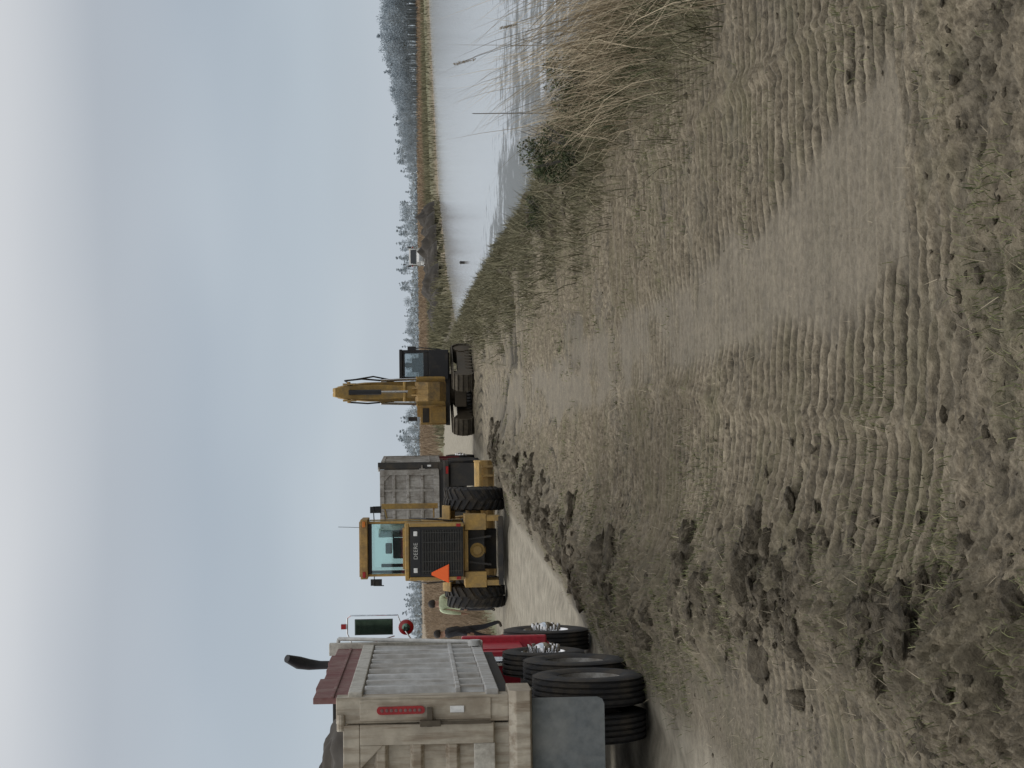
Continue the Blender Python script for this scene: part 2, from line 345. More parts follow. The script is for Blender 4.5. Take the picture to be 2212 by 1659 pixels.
# ---------------------------------------------------------------- blades
def blades(name,px,py,h,wd,lean,mat,label,tint=None,zoff=-.02,kind='stuff',curve=1.8,pz=None,dirb=None,ds=.8):
    n=len(px); z=(height(px,py)+zoff) if pz is None else pz
    ang=rng.uniform(0,2*math.pi,n); la=rng.uniform(0,2*math.pi,n) if dirb is None else rng.normal(dirb,ds,n); ln=lean*rng.uniform(.2,1.,n)
    L=[0,.4,.75,1.]; Wf=[1,.85,.5,.06]; co=np.zeros((n,8,3))
    cx,sy=np.cos(ang),np.sin(ang)
    for k,t in enumerate(L):
        off=ln*h*(t**curve); zz=h*np.sqrt(np.clip(t*t-(ln*t**curve)**2,0.0004,None))
        ox=px+np.cos(la)*off; oy=py+np.sin(la)*off
        for e,sg in enumerate((-1,1)):
            co[:,k*2+e,0]=ox+sg*cx*wd*.5*Wf[k]; co[:,k*2+e,1]=oy+sg*sy*wd*.5*Wf[k]; co[:,k*2+e,2]=z+zz
    base=(np.arange(n)*8)[:,None,None]; fq=np.array([[0,1,3,2],[2,3,5,4],[4,5,7,6]])[None]
    t=rng.uniform(0,1,n) if tint is None else tint
    o=npmesh(name,co.reshape(-1,3),(base+fq).reshape(-1,4),M[mat],dict(tint=np.repeat(t,8)),False)
    o['kind']=kind; o['label']=label; return o
def U(a,b,n): return rng.uniform(a,b,n)
def tufts(cx,cy,per,sp):
    return (np.repeat(cx,per)+rng.normal(0,sp,len(cx)*per)), (np.repeat(cy,per)+rng.normal(0,sp,len(cy)*per))
def samp(n,ylo,yhi,fn,wx=.30):
    X=[];Yv=[];c=0
    while c<n:
        y=ylo*(yhi/ylo)**rng.uniform(0,1,n); x=rng.uniform(-1,1,n)*(wx*y+.3)
        k=rng.uniform(0,1,n)<fn(x,y); X.append(x[k]);Yv.append(y[k]); c+=k.sum()
    return np.concatenate(X)[:n],np.concatenate(Yv)[:n]
def gd(x,y):
    rd,sm_,wn,nr_,ld=masks(x,y)
    return np.clip(sm(.54,.68,fbm(x*.9+7,y*.6,5,200,.6))*(.8+.5*wn)*(.5+.5*sm(6,9,y))+.03+.10*wn,0,1)*(1-rd)*(1-.95*sm_)*(ld>.1)
cx,cy=samp(2100,5,45,gd); px,py=tufts(cx,cy,9,.07)
blades('sparse_grass',px,py,U(.02,.085,len(px)),.0042*np.clip(py/9,1,4),.95,'grass','sparse trampled green grass on the mud',zoff=-.006)
cx,cy=samp(2300,5.2,30,lambda x,y:(gd(x,y)*.7+.05*(1-masks(x,y)[0])*(1-masks(x,y)[1]))*sm(4.5,9,y));px,py=tufts(cx,cy,3,.12)
blades('straw_litter',px,py,U(.02,.10,len(px)),.0032*np.clip(py/9,1,3),.992,'straw','dead straw lying on the mud',zoff=.006,curve=1.05)
def bd(x,y):
    ld=masks(x,y)[4]; return sm(.0,.4,ld)*(1-sm(2.0,4.2,ld))*(.12+.88*sm(.42,.56,fbm(x*1.3,y*.6,4,210,.65)))
yy_=11*(115/11)**U(0,1,16000); xx_=shore(yy_)-U(-.3,4.3,16000); k=U(0,1,16000)<bd(xx_,yy_)
cx,cy=xx_[k],yy_[k]; px,py=tufts(cx,cy,9,.13)
blades('bank_sedge',px,py,U(.08,.55,len(px))*U(.4,1,len(px)),.007*np.clip(py/14,1,4),.93,'sedge','grey green sedge on the pond bank')
yy_=U(10.5,24,460); xx_=U(2.7,4.6,460); k=(xx_>.17*yy_-.3)&(rng.uniform(0,1,460)<sm(.34,.56,fbm(xx_*1.1,yy_*.7,3,222)))
px,py=tufts(xx_[k],yy_[k],12,.24)
blades('dry_reeds',px,py,U(.2,.95,len(px)),.007,.97,'dry','dry tan reeds leaning at the waterside',dirb=math.pi*.95,ds=1.1)
blades('reed_bases',*tufts(xx_[k],yy_[k],14,.16),U(.10,.45,14*int(k.sum())),.010,.8,'bush','dark green growth at the foot of the reeds')
px,py=tufts(U(3.15,4.4,60),U(13.0,17.5,60),10,.26)
blades('tall_dry_reeds',px,py,U(.8,1.95,len(px)),.008,.88,'dry','tall bleached reeds tangled above the bank',dirb=math.pi*.95,ds=.9)
yy_=U(118,300,5000); xx_=shore(yy_)-U(0,9,5000)*(1+ (yy_-118)/60)
px,py=tufts(xx_,yy_,3,.5); blades('shore_marsh_grass',px,py,U(.3,.9,len(px)),.10,.4,'sedge','low green marsh grass on the far shore')
yy_=43*(420/43)**U(0,1,12000)**1.3; xx_=roadleft(yy_)-.6-U(0,1,12000)**1.3*(.12*yy_+4); px,py=tufts(xx_,yy_,5,.3)
blades('marsh_grass',px,py,U(.25,.95,len(px))*np.clip((roadleft(py)-px)/1.5,.25,1),.018*np.clip(py/50,1,6),.6,'marsh','rust brown marsh grass beside the road')
yy_=120*(600/120)**U(0,1,9000); xx_=U(-.12,.30,9000)*yy_; k=(xx_<shore(yy_)-12)
px,py=tufts(xx_[k],yy_[k],3,.8); blades('field_marsh_grass',px,py,U(.5,1.1,len(px)),.10*np.clip(py/150,1,4),.4,'marsh','brown marsh field behind the pond')
# clods of mud as real lumps
def lumps(name,px,py,r,mat,label,sub=2,sink=.25):
    bm=bmesh.new(); bmesh.ops.create_icosphere(bm,subdivisions=sub,radius=1); sv=np.array([v.co[:] for v in bm.verts]); sf=np.array([[v.index for v in f.verts] for f in bm.faces]); bm.free()
    n=len(px); z=height(px,py); k=len(sv); co=np.zeros((n,k,3))
    for i in range(n):
        o=rng.uniform(0,99,3); f1=sv[:,2]*1.7
        nn=.5+1.0*vn(sv[:,0]*1.4+o[0]+f1,sv[:,1]*1.4+o[1]-f1,i)+1.3*(ridged(sv[:,0]*3+o[0]-f1*2,sv[:,1]*3+o[1]+f1*2,3,i+5)-.5)
        sc=r[i]*rng.uniform(.6,1.5,3)*np.array([1.2,1.,.65]); a=rng.uniform(0,6.28); ca,sa=math.cos(a),math.sin(a)
        p=sv*nn[:,None]*sc; co[i,:,0]=px[i]+p[:,0]*ca-p[:,1]*sa; co[i,:,1]=py[i]+p[:,0]*sa+p[:,1]*ca; co[i,:,2]=z[i]+p[:,2]-sink*r[i]
    q=(sf[None]+(np.arange(n)*k)[:,None,None]).reshape(-1,3)
    o=npmesh(name,co.reshape(-1,3),q,mat,{},False); o['kind']='stuff'; o['label']=label; return o
m,nt,b=newmat('mud_clod'); tc=N(nt,'ShaderNodeTexCoord').outputs['Object']
n1=noise(nt,tc,14,6,.7); n2=noise(nt,tc,60,4,.6); n3=noise(nt,tc,2.,3,.6)
cc=ramp(nt,n1,[(.35,(.050,.041,.028)),(.5,(.122,.102,.072)),(.68,(.24,.205,.15))])
nt.links.new(mixc(nt,ramp(nt,n3,[(.4,0.),(.6,.55)]),cc,(.057,.047,.032)),b.inputs['Base Color']); b.inputs['Roughness'].default_value=.9; b.inputs['Specular IOR Level'].default_value=.2
bp=N(nt,'ShaderNodeBump'); bp.inputs['Strength'].default_value=1.; bp.inputs['Distance'].default_value=.04
nt.links.new(mth(nt,'ADD',n1,n2),bp.inputs['Height']); nt.links.new(bp.outputs[0],b.inputs['Normal']); M['clod']=m
M['darkmud']=paint('dark_wet_mud',(.045,.038,.03),.9,0,.3,dirtcol=(.08,.068,.05),scale=1.)
cy=5.2*(44/5.2)**U(0,1,2600); cx=np.interp(cy,WY,WX)+rng.normal(0,.27,2600); k=U(0,1,2600)<np.clip(masks(cx,cy)[2]*1.1,0,1)*(.08+.92*sm(.46,.58,fbm(cx*1.3,cy*1.0,3,240)))
cx,cy=cx[k],cy[k]; n=len(cx)
lumps('mud_clods',cx,cy,.011+.095*U(0,1,n)**3*np.clip(cy/10,.7,1.6)+.012*U(0,1,n),M['clod'],'dark mud clods heaped along the road edge',3,sink=.4)
cx,cy=samp(1200,5,30,lambda x,y:np.clip(masks(x,y)[3]*.2+.12*(1-masks(x,y)[0])*(1-masks(x,y)[1]),0,1))
lumps('loose_clods',cx,cy,.005+.022*U(0,1,1200)**4,M['clod'],'loose crumbs of mud on the bank',1)
cy=11*(60/11)**U(0,1,420); cx=shore(cy)-U(.4,2.9,420); lumps('bank_clods',cx,cy,.03+.16*U(0,1,420)**3,M['clod'],'dark clods along the pond edge')
# ---------------------------------------------------------------- wheels
def dual_tyre(w,r,nx=0):
    h=w/2; p=[(r*.56,-h*.80),(r*.66,-h*.98),(r*.82,-h*1.0),(r*.94,-h*.93),(r*.985,-h*.84)]
    g=[-.62,-.3,0,.3,.62]
    for a in g:
        p+=[(r*1.0,(a-.07)*h*1.25),(r*.965,(a-.05)*h*1.25),(r*.965,(a+.05)*h*1.25),(r*1.0,(a+.07)*h*1.25)]
    p+=[(r*.985,h*.84),(r*.94,h*.93),(r*.82,h),(r*.66,h*.98),(r*.56,h*.80)]
    return p
def truck_wheel(par,x,y,side,r=.53,front=False,rimmat='rim',z=None,dual=True):
    w=.27; b=MB(); sdn=side
    if front: prof=[(r*.57,-.10),(r*.57,.11),(r*.52,.12),(r*.48,.06),(r*.30,.09),(r*.05,.09)]
    else: prof=[(r*.57,-.10),(r*.57,.10),(r*.54,.105),(r*.51,.0),(r*.44,-.09),(r*.20,-.10),(r*.05,-.10)]
    b.lathe([(a,c*sdn) for a,c in prof],(0,0,0),40,0,False)
    wh=b.obj('wheel',par,(rimmat,),smooth=35,loc=(x,y,r if z is None else z))
    t=MB().lathe(dual_tyre(w,r),(0,0,0),56,0); ty=t.obj('tyre',wh,('rubber',),smooth=30)
    if not front and dual:
        t2=MB().lathe(dual_tyre(w,r),(0,0,0),56,0); o=t2.obj('tyre',wh,('rubber',),smooth=30,loc=(-sdn*.33,0,0))
    h=MB(); a0=.09 if front else -.10; e=.21 if front else .08
    h.lathe([(.0,a0*sdn),(.12,a0*sdn),(.115,(a0+(e-a0)*.6)*sdn),(.08,(e-.02)*sdn),(.03,e*sdn),(.0,e*sdn)],(0,0,0),20,0,False)
    for i in range(10):
        t=2*math.pi*i/10; c=(a0*sdn,.165*math.cos(t),.165*math.sin(t)); h.tube([c,((a0+(.10 if front else .08))*sdn,c[1],c[2])],[.024,.018],8)
    h.obj('hub',wh,('chrome',),smooth=35)
    return wh
# ---------------------------------------------------------------- dump truck
def dump_truck(loc,rz,label,tail,side,cabm,bt=2.72,bb=1.45,board=True,boardtop=3.02,detail=True,group='dump trucks on the dirt road'):
    T=empty('dump_truck',loc,rz,label,'dump truck',group)
    f=MB()
    for sx_ in (-1,1): f.box(sx_*.42-.05,sx_*.42+.05,-1.0,6.0,.72,.98)
    for y in (-.9,.65,2.2,3.6,5.6): f.box(-.4,.4,y-.06,y+.06,.76,.94)
    for y in (0,1.3,5.0): f.tube([(-.95,y,.53),(.95,y,.53)],.075,12)
    f.box(-1.1,1.1,-1.0,-.92,.80,1.10); f.tube([(-.95,2.55,.72),(.95,2.55,.72)],.06,12)
    f.obj('chassis',T,('frame',),.01)
    b=MB(); y0,y1=-1.15,3.05; X=1.17
    for s_ in (-1,1):
        xa,xb=(X-.05,X) if s_>0 else (-X,-X+.05)
        b.box(xa,xb,y0,y1,bb,bt,0)
        for i in range(9):
            yy=y0+.42+i*(y1-y0-.7)/8
            b.prism([(s_*X,yy-.09),(s_*(X+.065),yy-.045),(s_*(X+.065),yy+.045),(s_*X,yy+.09)],'Z',bb+.09,bt-.13,0)
        b.box(s_*X-.04,s_*X+.07,y0,y1,bt-.12,bt,1)
        b.box(s_*X-.04,s_*X+.07,y0,y1,bb-.02,bb+.09,0)
        b.box(s_*X-.02,s_*X+.07,y0+.2,y1,bb+.30,bb+.345,0)
        b.box(s_*X-.05,s_*X+.085,y1-.12,y1,bb-.05,bt+.38 if board else bt,1)
    b.box(-X+.05,X-.05,y0,y1,bb-.16,bb-.05,2); b.box(-X,X,y1,y1+.05,bb,bt+(.35 if board else -.02),2)
    b.obj('dump_bed',T,(side,'cream' if detail else side,'frame'),.008)
    t=MB(); yt=y0
    t.box(-.97,.97,yt-.03,yt+.02,bb+.02,bt+.02,0)
    t.box(-.97,.97,yt-.10,yt-.031,bt-.10,bt+.04,0)
    H_=bt-bb
    for zf in (.30,.54,.78): 
        z=bb+H_*zf; t.prism([(yt-.031,z-.065),(yt-.085,z-.035),(yt-.085,z+.035),(yt-.031,z+.065)],'X',-.80,.80,0)
    for s_ in (-1,1):
        t.box(s_*.885-.085,s_*.885+.085,yt-.099,yt-.032,bb+.03,bt-.101,0)
        t.prism([(s_*.80,bt-.101),(s_*.60,bt-.101),(s_*.80,bt-.30)],'Y',yt-.095,yt-.033,0)
    t.box(-.80,.80,yt-.098,yt-.03,bb+.02,bb+.20,1)
    for xx in (-.3,.3): t.box(xx-.04,xx+.04,yt-.08,yt-.033,bb+.21,bt-.102,0)
    for s_ in (-1,1): t.tube([(s_*.92,yt-.08,bt+.06),(s_*1.06,yt-.06,bt+.06)],.035,10,0)
    t.obj('tailgate',T,(tail,'cream' if detail else tail),.008)
    p=MB()
    for s_ in (-1,1):
        x0,x1=sorted((s_*.98,s_*1.20)); p.box(x0,x1,yt-.06,yt+.16,bb-.10,bt+.10,0)
        p.box(min(s_*1.0,s_*1.18),max(s_*1.0,s_*1.18),yt-.075,yt-.061,bb+.05,bt-.1,0)
    p.prism([(yt-.10,bb-.10),(yt-.16,bb-.16),(yt-.16,bb-.28),(yt-.05,bb-.30),(yt+.4,bb-.30),(yt+.4,bb-.10)],'X',-1.24,1.24,0)
    p.box(-.96,.96,yt-.02,yt+.05,bb-.11,bb+.03,0)
    p.obj('bed_corner_post',T,(tail if detail else 'frame',),.015)
    for s_ in (-1,1):
        l=MB(); zc=bb+.82 if detail else bb-.2
        if detail:
            pts=[(s_*1.09+.035*math.cos(a),zc+(.17 if math.sin(a)>0 else -.17)+.035*math.sin(a)) for a in np.linspace(0,2*math.pi,16,endpoint=False)]
            l.prism(pts,'Y',yt-.095,yt-.076,0)
            for k in range(9): l.lathe([(0,-.004),(.013,-.002),(.015,.004)],(s_*1.09,yt-.099,zc-.16+.04*k),8,1,False,'Y')
        else: l.box(s_*.95-.12,s_*.95+.12,yt-.18,yt-.161,bb-.27,bb-.19,0)
        l.obj('tail_light',T,('redlens','maroon'))
        mm=MB(); mm.box(s_*1.09-.028,s_*1.09+.028,yt-.09,yt-.076,bb+.28,bb+.40); mm.obj('marker_light',T,('whitelens',),.004)
        k=MB(); k.box(s_*1.03-.08,s_*1.03+.08,yt-.13,yt-.077,bb+.55,bb+.60); k.box(s_*.98-.025,s_*.98+.025,yt-.15,yt-.078,bb+.48,bb+.66); k.tube([(s_*.98,yt-.12,bb+.05),(s_*.98,yt-.12,bb+.5)],.013,8)
        k.obj('tailgate_latch',T,('steel' if detail else tail,),.005)
        fl=MB(); fx0,fx1=sorted((s_*.42,s_*1.16)); c=.06; z0,z1=(bb-.93,bb-.305) if detail else (.2,bb-.35)
        fl.prism([(fx0,z1),(fx1,z1),(fx1,z0+c),(fx1-c*.3,z0+c*.3),(fx1-c,z0),(fx0+c,z0),(fx0+c*.3,z0+c*.3),(fx0,z0+c)],'Y',-1.17,-1.155,0)
        fl.obj('mud_flap',T,('flap' if detail else 'frame',))
    if board:
        for s_ in (-1,1):
            sb=MB(); x0,x1=sorted((s_*1.14,s_*1.195))
            for i in range(6):
                a=y0+.02+i*(y1-y0-.1)/6; e=(y1-y0-.1)/6-.012
                sb.box(x0,x1,a,a+e,bt+.003,boardtop+.02*math.sin(i*2.1),0)
            sb.box(min(s_*1.197,s_*1.21),max(s_*1.197,s_*1.21),y0,y1-.2,bt+.12,bt+.15,0)
            sb.obj('sideboard',T,('maroon',),.006)
        a=MB(); a.tube([(1.29,3.1,boardtop-.02),(1.29,2.5,bb+.06)],.022,10); a.tube([(1.29,3.1,boardtop-.02),(1.0,3.15,boardtop+.03),(-1.0,3.15,boardtop+.03)],.022,10); a.lathe([(.0,-.03),(.07,-.03),(.07,.03),(0,.03)],(1.28,2.5,bb+.06),16,0,False)
        a.obj('tarp_arm',T,('white',),smooth=40)
    c=MB(); cy0,cy1=3.45,4.85
    c.prism([(cy0,.95),(cy1,.95),(cy1,1.75),(cy1-.25,2.62),(cy0,2.68)],'X',-1.08,1.08,0)
    for s_ in (-1,1):
        x0,x1=sorted((s_*1.08,s_*1.10)); c.box(x0,x1,3.6,4.6,.9,1.66,0)
        x0,x1=sorted((s_*.95,s_*1.12)); c.box(x0,x1,3.5,4.25,.52,.58,1); c.box(x0,x1,3.5,4.25,.76,.80,1)
    cab=c.obj('cab',T,(cabm,'chrome'),.04)
    for s_ in (-1,1):
        wn=MB(); x0,x1=sorted((s_*1.075,s_*1.104)); wn.prism([(3.50,1.70),(4.7,1.70),(4.48,2.5),(3.50,2.55)],'X',x0,x1); wn.obj('window',cab,('darkglass',))
    wn=MB(); wn.box(-.7,.7,cy0-.012,cy0-.001,1.9,2.4); wn.obj('window',cab,('darkglass',))
    wn=MB(); wn.add([(-.98,4.862,1.78),(.98,4.862,1.78),(.9,4.64,2.54),(-.9,4.64,2.54),(-.98,4.84,1.78),(.98,4.84,1.78),(.9,4.6,2.54),(-.9,4.6,2.54)],[(0,1,2,3),(4,5,6,7),(0,1,5,4),(1,2,6,5),(2,3,7,6),(3,0,4,7)]); wn.obj('windshield',cab,('darkglass',))
    h=MB(); h.prism([(4.86,.95),(6.35,.85),(6.35,1.45),(6.1,1.60),(4.86,1.70)],'X',-.70,.70,0)
    h.obj('hood',T,(cabm,),.05)
    gr=MB(); gr.box(-.55,.55,6.351,6.40,.85,1.4); 
    for i in range(10): gr.box(-.5,.5,6.401,6.42,.9+i*.05,.92+i*.05)
    gr.obj('grille',T,('chrome',),.004)
    bu=MB(); bu.box(-1.0,1.0,6.42,6.6,.42,.78); bu.obj('bumper',T,('chrome',),.03)
    for s_ in (-1,1):
        fe=MB(); pts=[(5.0+.66*math.cos(a),.53+.62*math.sin(a)) for a in np.linspace(R(20),R(175),16)]; pts+=[(5.0+.60*math.cos(a),.53+.57*math.sin(a)) for a in np.linspace(R(175),R(20),16)]
        x0,x1=sorted((s_*.71,s_*1.10)); fe.prism(pts,'X',x0,x1); fe.box(min(s_*.79,s_*1.18),max(s_*.79,s_*1.18),4.28,4.36,.58,1.60)
        fe.obj('fender',T,(cabm,),.02)
        hl=MB(); hl.lathe([(0,.04),(.09,.03),(.1,0),(.1,-.1)],(s_*.85,6.2,1.0),16,0,False,'Y'); hl.obj('headlight',T,('whitelens',),smooth=40)
        if detail or s_<0:
            mi=MB(); mx_=1.28; mi.box(s_*mx_-.095,s_*mx_+.095,4.62,4.66,2.42,2.88,0); mi.box(s_*mx_-.088,s_*mx_+.088,4.61,4.619,2.428,2.872,1)
            xo=s_*1.42; mi.tube([(s_*1.06,4.55,2.90),(s_*1.2,4.62,2.97),(xo-.03,4.64,2.97),(xo,4.64,2.93),(xo,4.64,2.36),(s_*1.3,4.62,2.32),(s_*1.06,4.55,2.15)],.010,8,2)
            mi.tube([(s_*1.06,4.55,2.8),(s_*1.17,4.62,2.4)],.008,8,2)
            mi.lathe([(0,-.05),(.05,-.045),(.09,-.03),(.095,0),(.0,.02)],(s_*1.27,4.64,2.26),20,3,False,'Y'); mi.lathe([(0,-.058),(.03,-.056),(.05,-.048)],(s_*1.27,4.64,2.26),20,1,False,'Y')
            mi.box(s_*1.29-.03,s_*1.29+.03,4.60,4.68,2.985,3.045,3)
            mi.obj('mirror',T,('black','mirror','chrome','redlens'),.003)
        ft=MB(); ft.tube([(s_*.8,3.15,.68),(s_*.8,3.2,.68),(s_*.8,3.95,.68),(s_*.8,4.0,.68)],[.22,.25,.25,.22],24); ft.obj('fuel_tank',T,('chrome',),smooth=40)
    e=MB(); ex=.98
    if detail:
        e.tube([(ex,3.32,.9),(ex,3.32,3.05)],.055,16,0); e.tube([(ex,3.32,3.05),(ex,3.32,3.22),(ex+.01,3.31,3.34),(ex+.04,3.25,3.46),(ex+.10,3.14,3.58)],[.045,.048,.062,.072,.045],16,1); e.tube([(ex,3.32,1.3),(ex,3.32,2.6)],.09,18,0)
    else: e.tube([(.2,3.32,.9),(.2,3.32,3.1)],.055,16,0)
    e.obj('exhaust_stack',T,('chrome','black'),smooth=40)
    for s_ in (-1,1):
        truck_wheel(T,s_*1.09,0,s_); truck_wheel(T,s_*1.09,1.3,s_); truck_wheel(T,s_*1.06,5.0,s_,front=True,rimmat='chrome')
        if detail: truck_wheel(T,s_*1.06,2.45,s_,r=.45,front=True,rimmat='chrome',z=.76)
    return T
def gz(x,y): return float(height(np.array([x],float),np.array([y],float),False)[0])
T1=dump_truck((-3.93,15.0,gz(-3.5,15)-.02),3.4,'muddy dump truck with beige tailgate, maroon sideboards and red cab','beige','alu','red')
T2=dump_truck((-3.70,53.5,gz(-3.5,53)-.02),.3,'dump truck with dirty aluminium tailgate and dark red cab','alu_dark','alu_dark','darkred',bt=3.25,bb=1.36,board=False,detail=False)
n=44; gx,gy=np.meshgrid(np.linspace(-1.11,1.11,n),np.linspace(-1.05,2.95,n*2),indexing='ij')
e=np.clip(1-np.abs(gx/1.13)**2.6,0,1)*np.clip(1-((gy-.95)/2.03)**4,0,1)
gzz=2.45+.56*e**.7+.20*(fbm(gx*3,gy*3,4,300)-.5)+.10*clods(gx*4,gy*4,310)
ii=np.arange(n*n*2).reshape(n,n*2); qq=np.stack([ii[:-1,:-1],ii[1:,:-1],ii[1:,1:],ii[:-1,1:]],-1).reshape(-1,4)
dl=npmesh('dirt_load',np.stack([gx,gy,gzz],-1).reshape(-1,3),qq,M['darkmud']); dl.location=T1.location; dl.rotation_euler=T1.rotation_euler
dl['label']='heap of dark soil loaded in the dump bed'; dl['category']='soil'
T3=dump_truck((17.5,222,.0),176,'small white truck parked on the far bank of the pond','white','white','white',board=False,group='dump trucks on the dirt road',detail=True)
T3.location.z=gz(17.5,222)
# ---------------------------------------------------------------- loader
def ag_tyre(par,name,r,w,lug=.055,n=22):
    h=w/2; b=MB(); rr=r-lug
    b.lathe([(r*.55,-h*.8),(r*.7,-h),(rr*.93,-h),(rr,-h*.85),(rr,h*.85),(rr*.93,h),(r*.7,h),(r*.55,h*.8)],(0,0,0),56)
    for i in range(n):
        for s_ in (-1,1):
            a0=2*math.pi*(i+(.5 if s_>0 else 0))/n; vs=[]
            for (xx,da,rad) in ((0.02*s_,.0,rr-.01),(h*.9*s_,-.20,rr-.01),(h*1.02*s_,-.24,rr*.90)):
                for dt in (-.055,.055):
                    for rd in (rad,rad+lug+(.0 if abs(xx)<h else .01)):
                        a=a0+da+dt; vs.append((xx,rd*math.cos(a),rd*math.sin(a)))
            fs=[]
            for k in (0,1):
                o=k*4; fs+=[(o,o+1,o+5,o+4),(o+2,o+6,o+7,o+3),(o+1,o+3,o+7,o+5),(o,o+4,o+6,o+2)]
            fs+=[(0,2,3,1),(8,9,11,10)]
            b.add(vs,fs)
    return b.obj(name,par,('rubber',),smooth=35)
def loader():
    L=empty('wheel_loader',(-3.93,39.1,gz(-3.9,39)-.02),3.0,'yellow wheel loader seen from behind with its cab and bucket','wheel loader')
    b=MB()
    b.prism([(-1.75,1.04),(-.15,1.04),(-.15,2.40),(-1.62,2.40),(-1.80,2.28),(-1.83,1.9)],'X',-.63,.63,0)
    b.box(-.66,.66,-1.845,-1.70,2.30,2.395,0)
    for s_ in (-1,1): b.box(min(s_*.575,s_*.655),max(s_*.575,s_*.655),-1.90,-1.70,1.04,2.295,0)
    b.obj('engine_hood',L,('yellow',),.02)
    g_=MB(); g_.box(-.57,.57,-1.87,-1.82,1.06,2.28,0)
    for i in range(16): g_.box(-.50,.50,-1.905,-1.871,1.10+i*.058,1.130+i*.058,2,(18,0,0))
    for i in range(5): g_.box(-.45+i*.22,-.43+i*.22,-1.912,-1.895,1.09,2.02,2)
    g_.box(-.54,.54,-1.895,-1.871,2.05,2.27,1)
    gr=g_.obj('radiator_grille',L,('black','black','grille'))
    cu=bpy.data.curves.new('lettering','FONT'); cu.body='DEERE'; cu.size=.13; cu.extrude=.004; cu.align_x='CENTER'; cu.space_character=1.05
    to=bpy.data.objects.new('tmp',cu); COL.objects.link(to); bpy.context.view_layer.update()
    me=bpy.data.meshes.new_from_object(to.evaluated_get(bpy.context.evaluated_depsgraph_get())); bpy.data.objects.remove(to)
    lt=bpy.data.objects.new('lettering',me); me.materials.clear(); me.materials.append(M['letter']); COL.objects.link(lt); lt.parent=gr; lt.location=(0.02,-1.905,2.11); lt.rotation_euler=(R(90),0,0)
    for s_ in (-1,1):
        l=MB(); l.box(s_*.42-.055,s_*.42+.055,-1.915,-1.896,2.11,2.20); l.obj('work_light',L,('whitelens',),.01)
        l=MB(); l.box(s_*.605-.035,s_*.605+.035,-1.925,-1.901,1.12,1.22); l.obj('tail_light',L,('redlens',),.008)
    c=MB()
    for s_ in (-1,1):
        x0,x1=sorted((s_*.48,s_*.84)); c.box(x0,x1,-1.72,-.75,.52,1.02,0)
        x0,x1=sorted((s_*.68,s_*.80)); c.box(x0,x1,-1.70,-.8,.20,.519,0)
    c.box(-.79,.79,-1.74,-1.5,.13,.24,1); c.box(-.47,.47,-1.68,-1.58,.94,1.03,0)
    c.box(-.47,.47,-.9,-.5,.25,1.0,1); c.box(-.66,.66,-1.45,1.2,.55,1.03,1)
    c.lathe([(.0,-1.50),(.10,-1.50),(.12,-1.47),(.17,-1.45),(.20,-1.40),(.20,-1.0),(.0,-1.0)],(0,0,.72),24,0,False,'Y')
    for xx in (-.33,.33): c.tube([(xx,-1.6,.4),(xx*.8,-1.55,.92)],.03,8,1)
    c.obj('rear_frame',L,('yellow','frame'),.02)
    k=MB(); x=.66; y0,y1=-.12,1.35
    k.box(-x,x,y0,y1,1.04,2.0,0)
    for (px_,py_) in ((-x,y0),(x,y0),(-x,y1),(x,y1)): 
        sx0=px_-.06 if px_>0 else px_; sy0=py_-.07 if py_>0 else py_
        k.box(sx0,sx0+.06,sy0,sy0+.07,2.003,3.29,0)
    k.box(-x+.062,x-.062,y0,y0+.06,2.003,2.42,0); k.box(-x+.062,x-.062,y0,y0+.05,3.20,3.29,1)
    for s_ in (-1,1): k.box(s_*.60-.03,s_*.60+.03,.55,.62,2.003,3.29,1)
    k.box(-.5,.5,-.16,-.125,2.40,2.46,0)
    k.obj('cab',L,('yellow','black'),.015)
    rf=MB(); rf.box(-.71,.71,y0-.18,y1+.28,3.30,3.47,0); rf.box(-.66,.66,y0-.10,y1+.2,3.471,3.50,0); rf.obj('cab_roof',L,('yellow_dull',),.05)
    for s_ in (-1,1):
        l=MB(); l.box(s_*.6-.07,s_*.6+.07,y0-.21,y0-.181,3.35,3.42); l.obj('roof_light',L,('redlens' if s_<0 else 'amber',),.01)
    for nm,(a) in (('rear_window',(-.595,.595,y0+.02,y0+.028,2.425,3.195)),('front_window',(-.595,.595,y1-.03,y1-.022,2.01,3.28)),('side_window',(-.645,-.637,y0+.075,y1-.075,2.01,3.28)),('side_window',(.637,.645,y0+.075,y1-.075,2.01,3.28))):
        MB().box(*a).obj(nm,L,('glass',))
    st=MB(); st.box(-.25,.25,.1,.2,2.0,2.70,0,(-8,0,0)); st.box(-.25,.25,.12,.6,2.05,2.17,0); st.box(-.13,.13,.08,.16,2.72,2.88,0); st.obj('seat',L,('black',),.03)
    sw=MB(); sw.tube([(.0,1.1,2.0),(.0,.9,2.62)],.035,10); sw.lathe([(.19,-.015),(.205,0),(.19,.015),(.175,0)],(.12,.88,2.70),24,0,True,'Z'); sw.box(.3,.42,.6,.9,2.0,2.55); sw.box(-.5,-.42,.9,1.0,2.0,3.0); sw.obj('steering_column',L,('black',),smooth=40)
    for s_ in (-1,1):
        f=MB(); pts=[(.82*math.cos(a),.71+.80*math.sin(a)) for a in np.linspace(R(38),R(128),10)]+[(.78*math.cos(a),.71+.76*math.sin(a)) for a in np.linspace(R(128),R(38),10)]
        x0,x1=sorted((s_*.67,s_*1.02)); f.prism(pts,'X',x0,x1); f.obj('fender',L,('yellow',),.01)
        m_=MB(); m_.tube([(s_*.66,1.3,3.18),(s_*.98,1.35,3.2),(s_*.98,1.35,2.95)],.014,8); m_.box(s_*.90-.08,s_*.90+.08,1.36,1.41,3.0,3.28); m_.obj('mirror',L,('black',),.02)
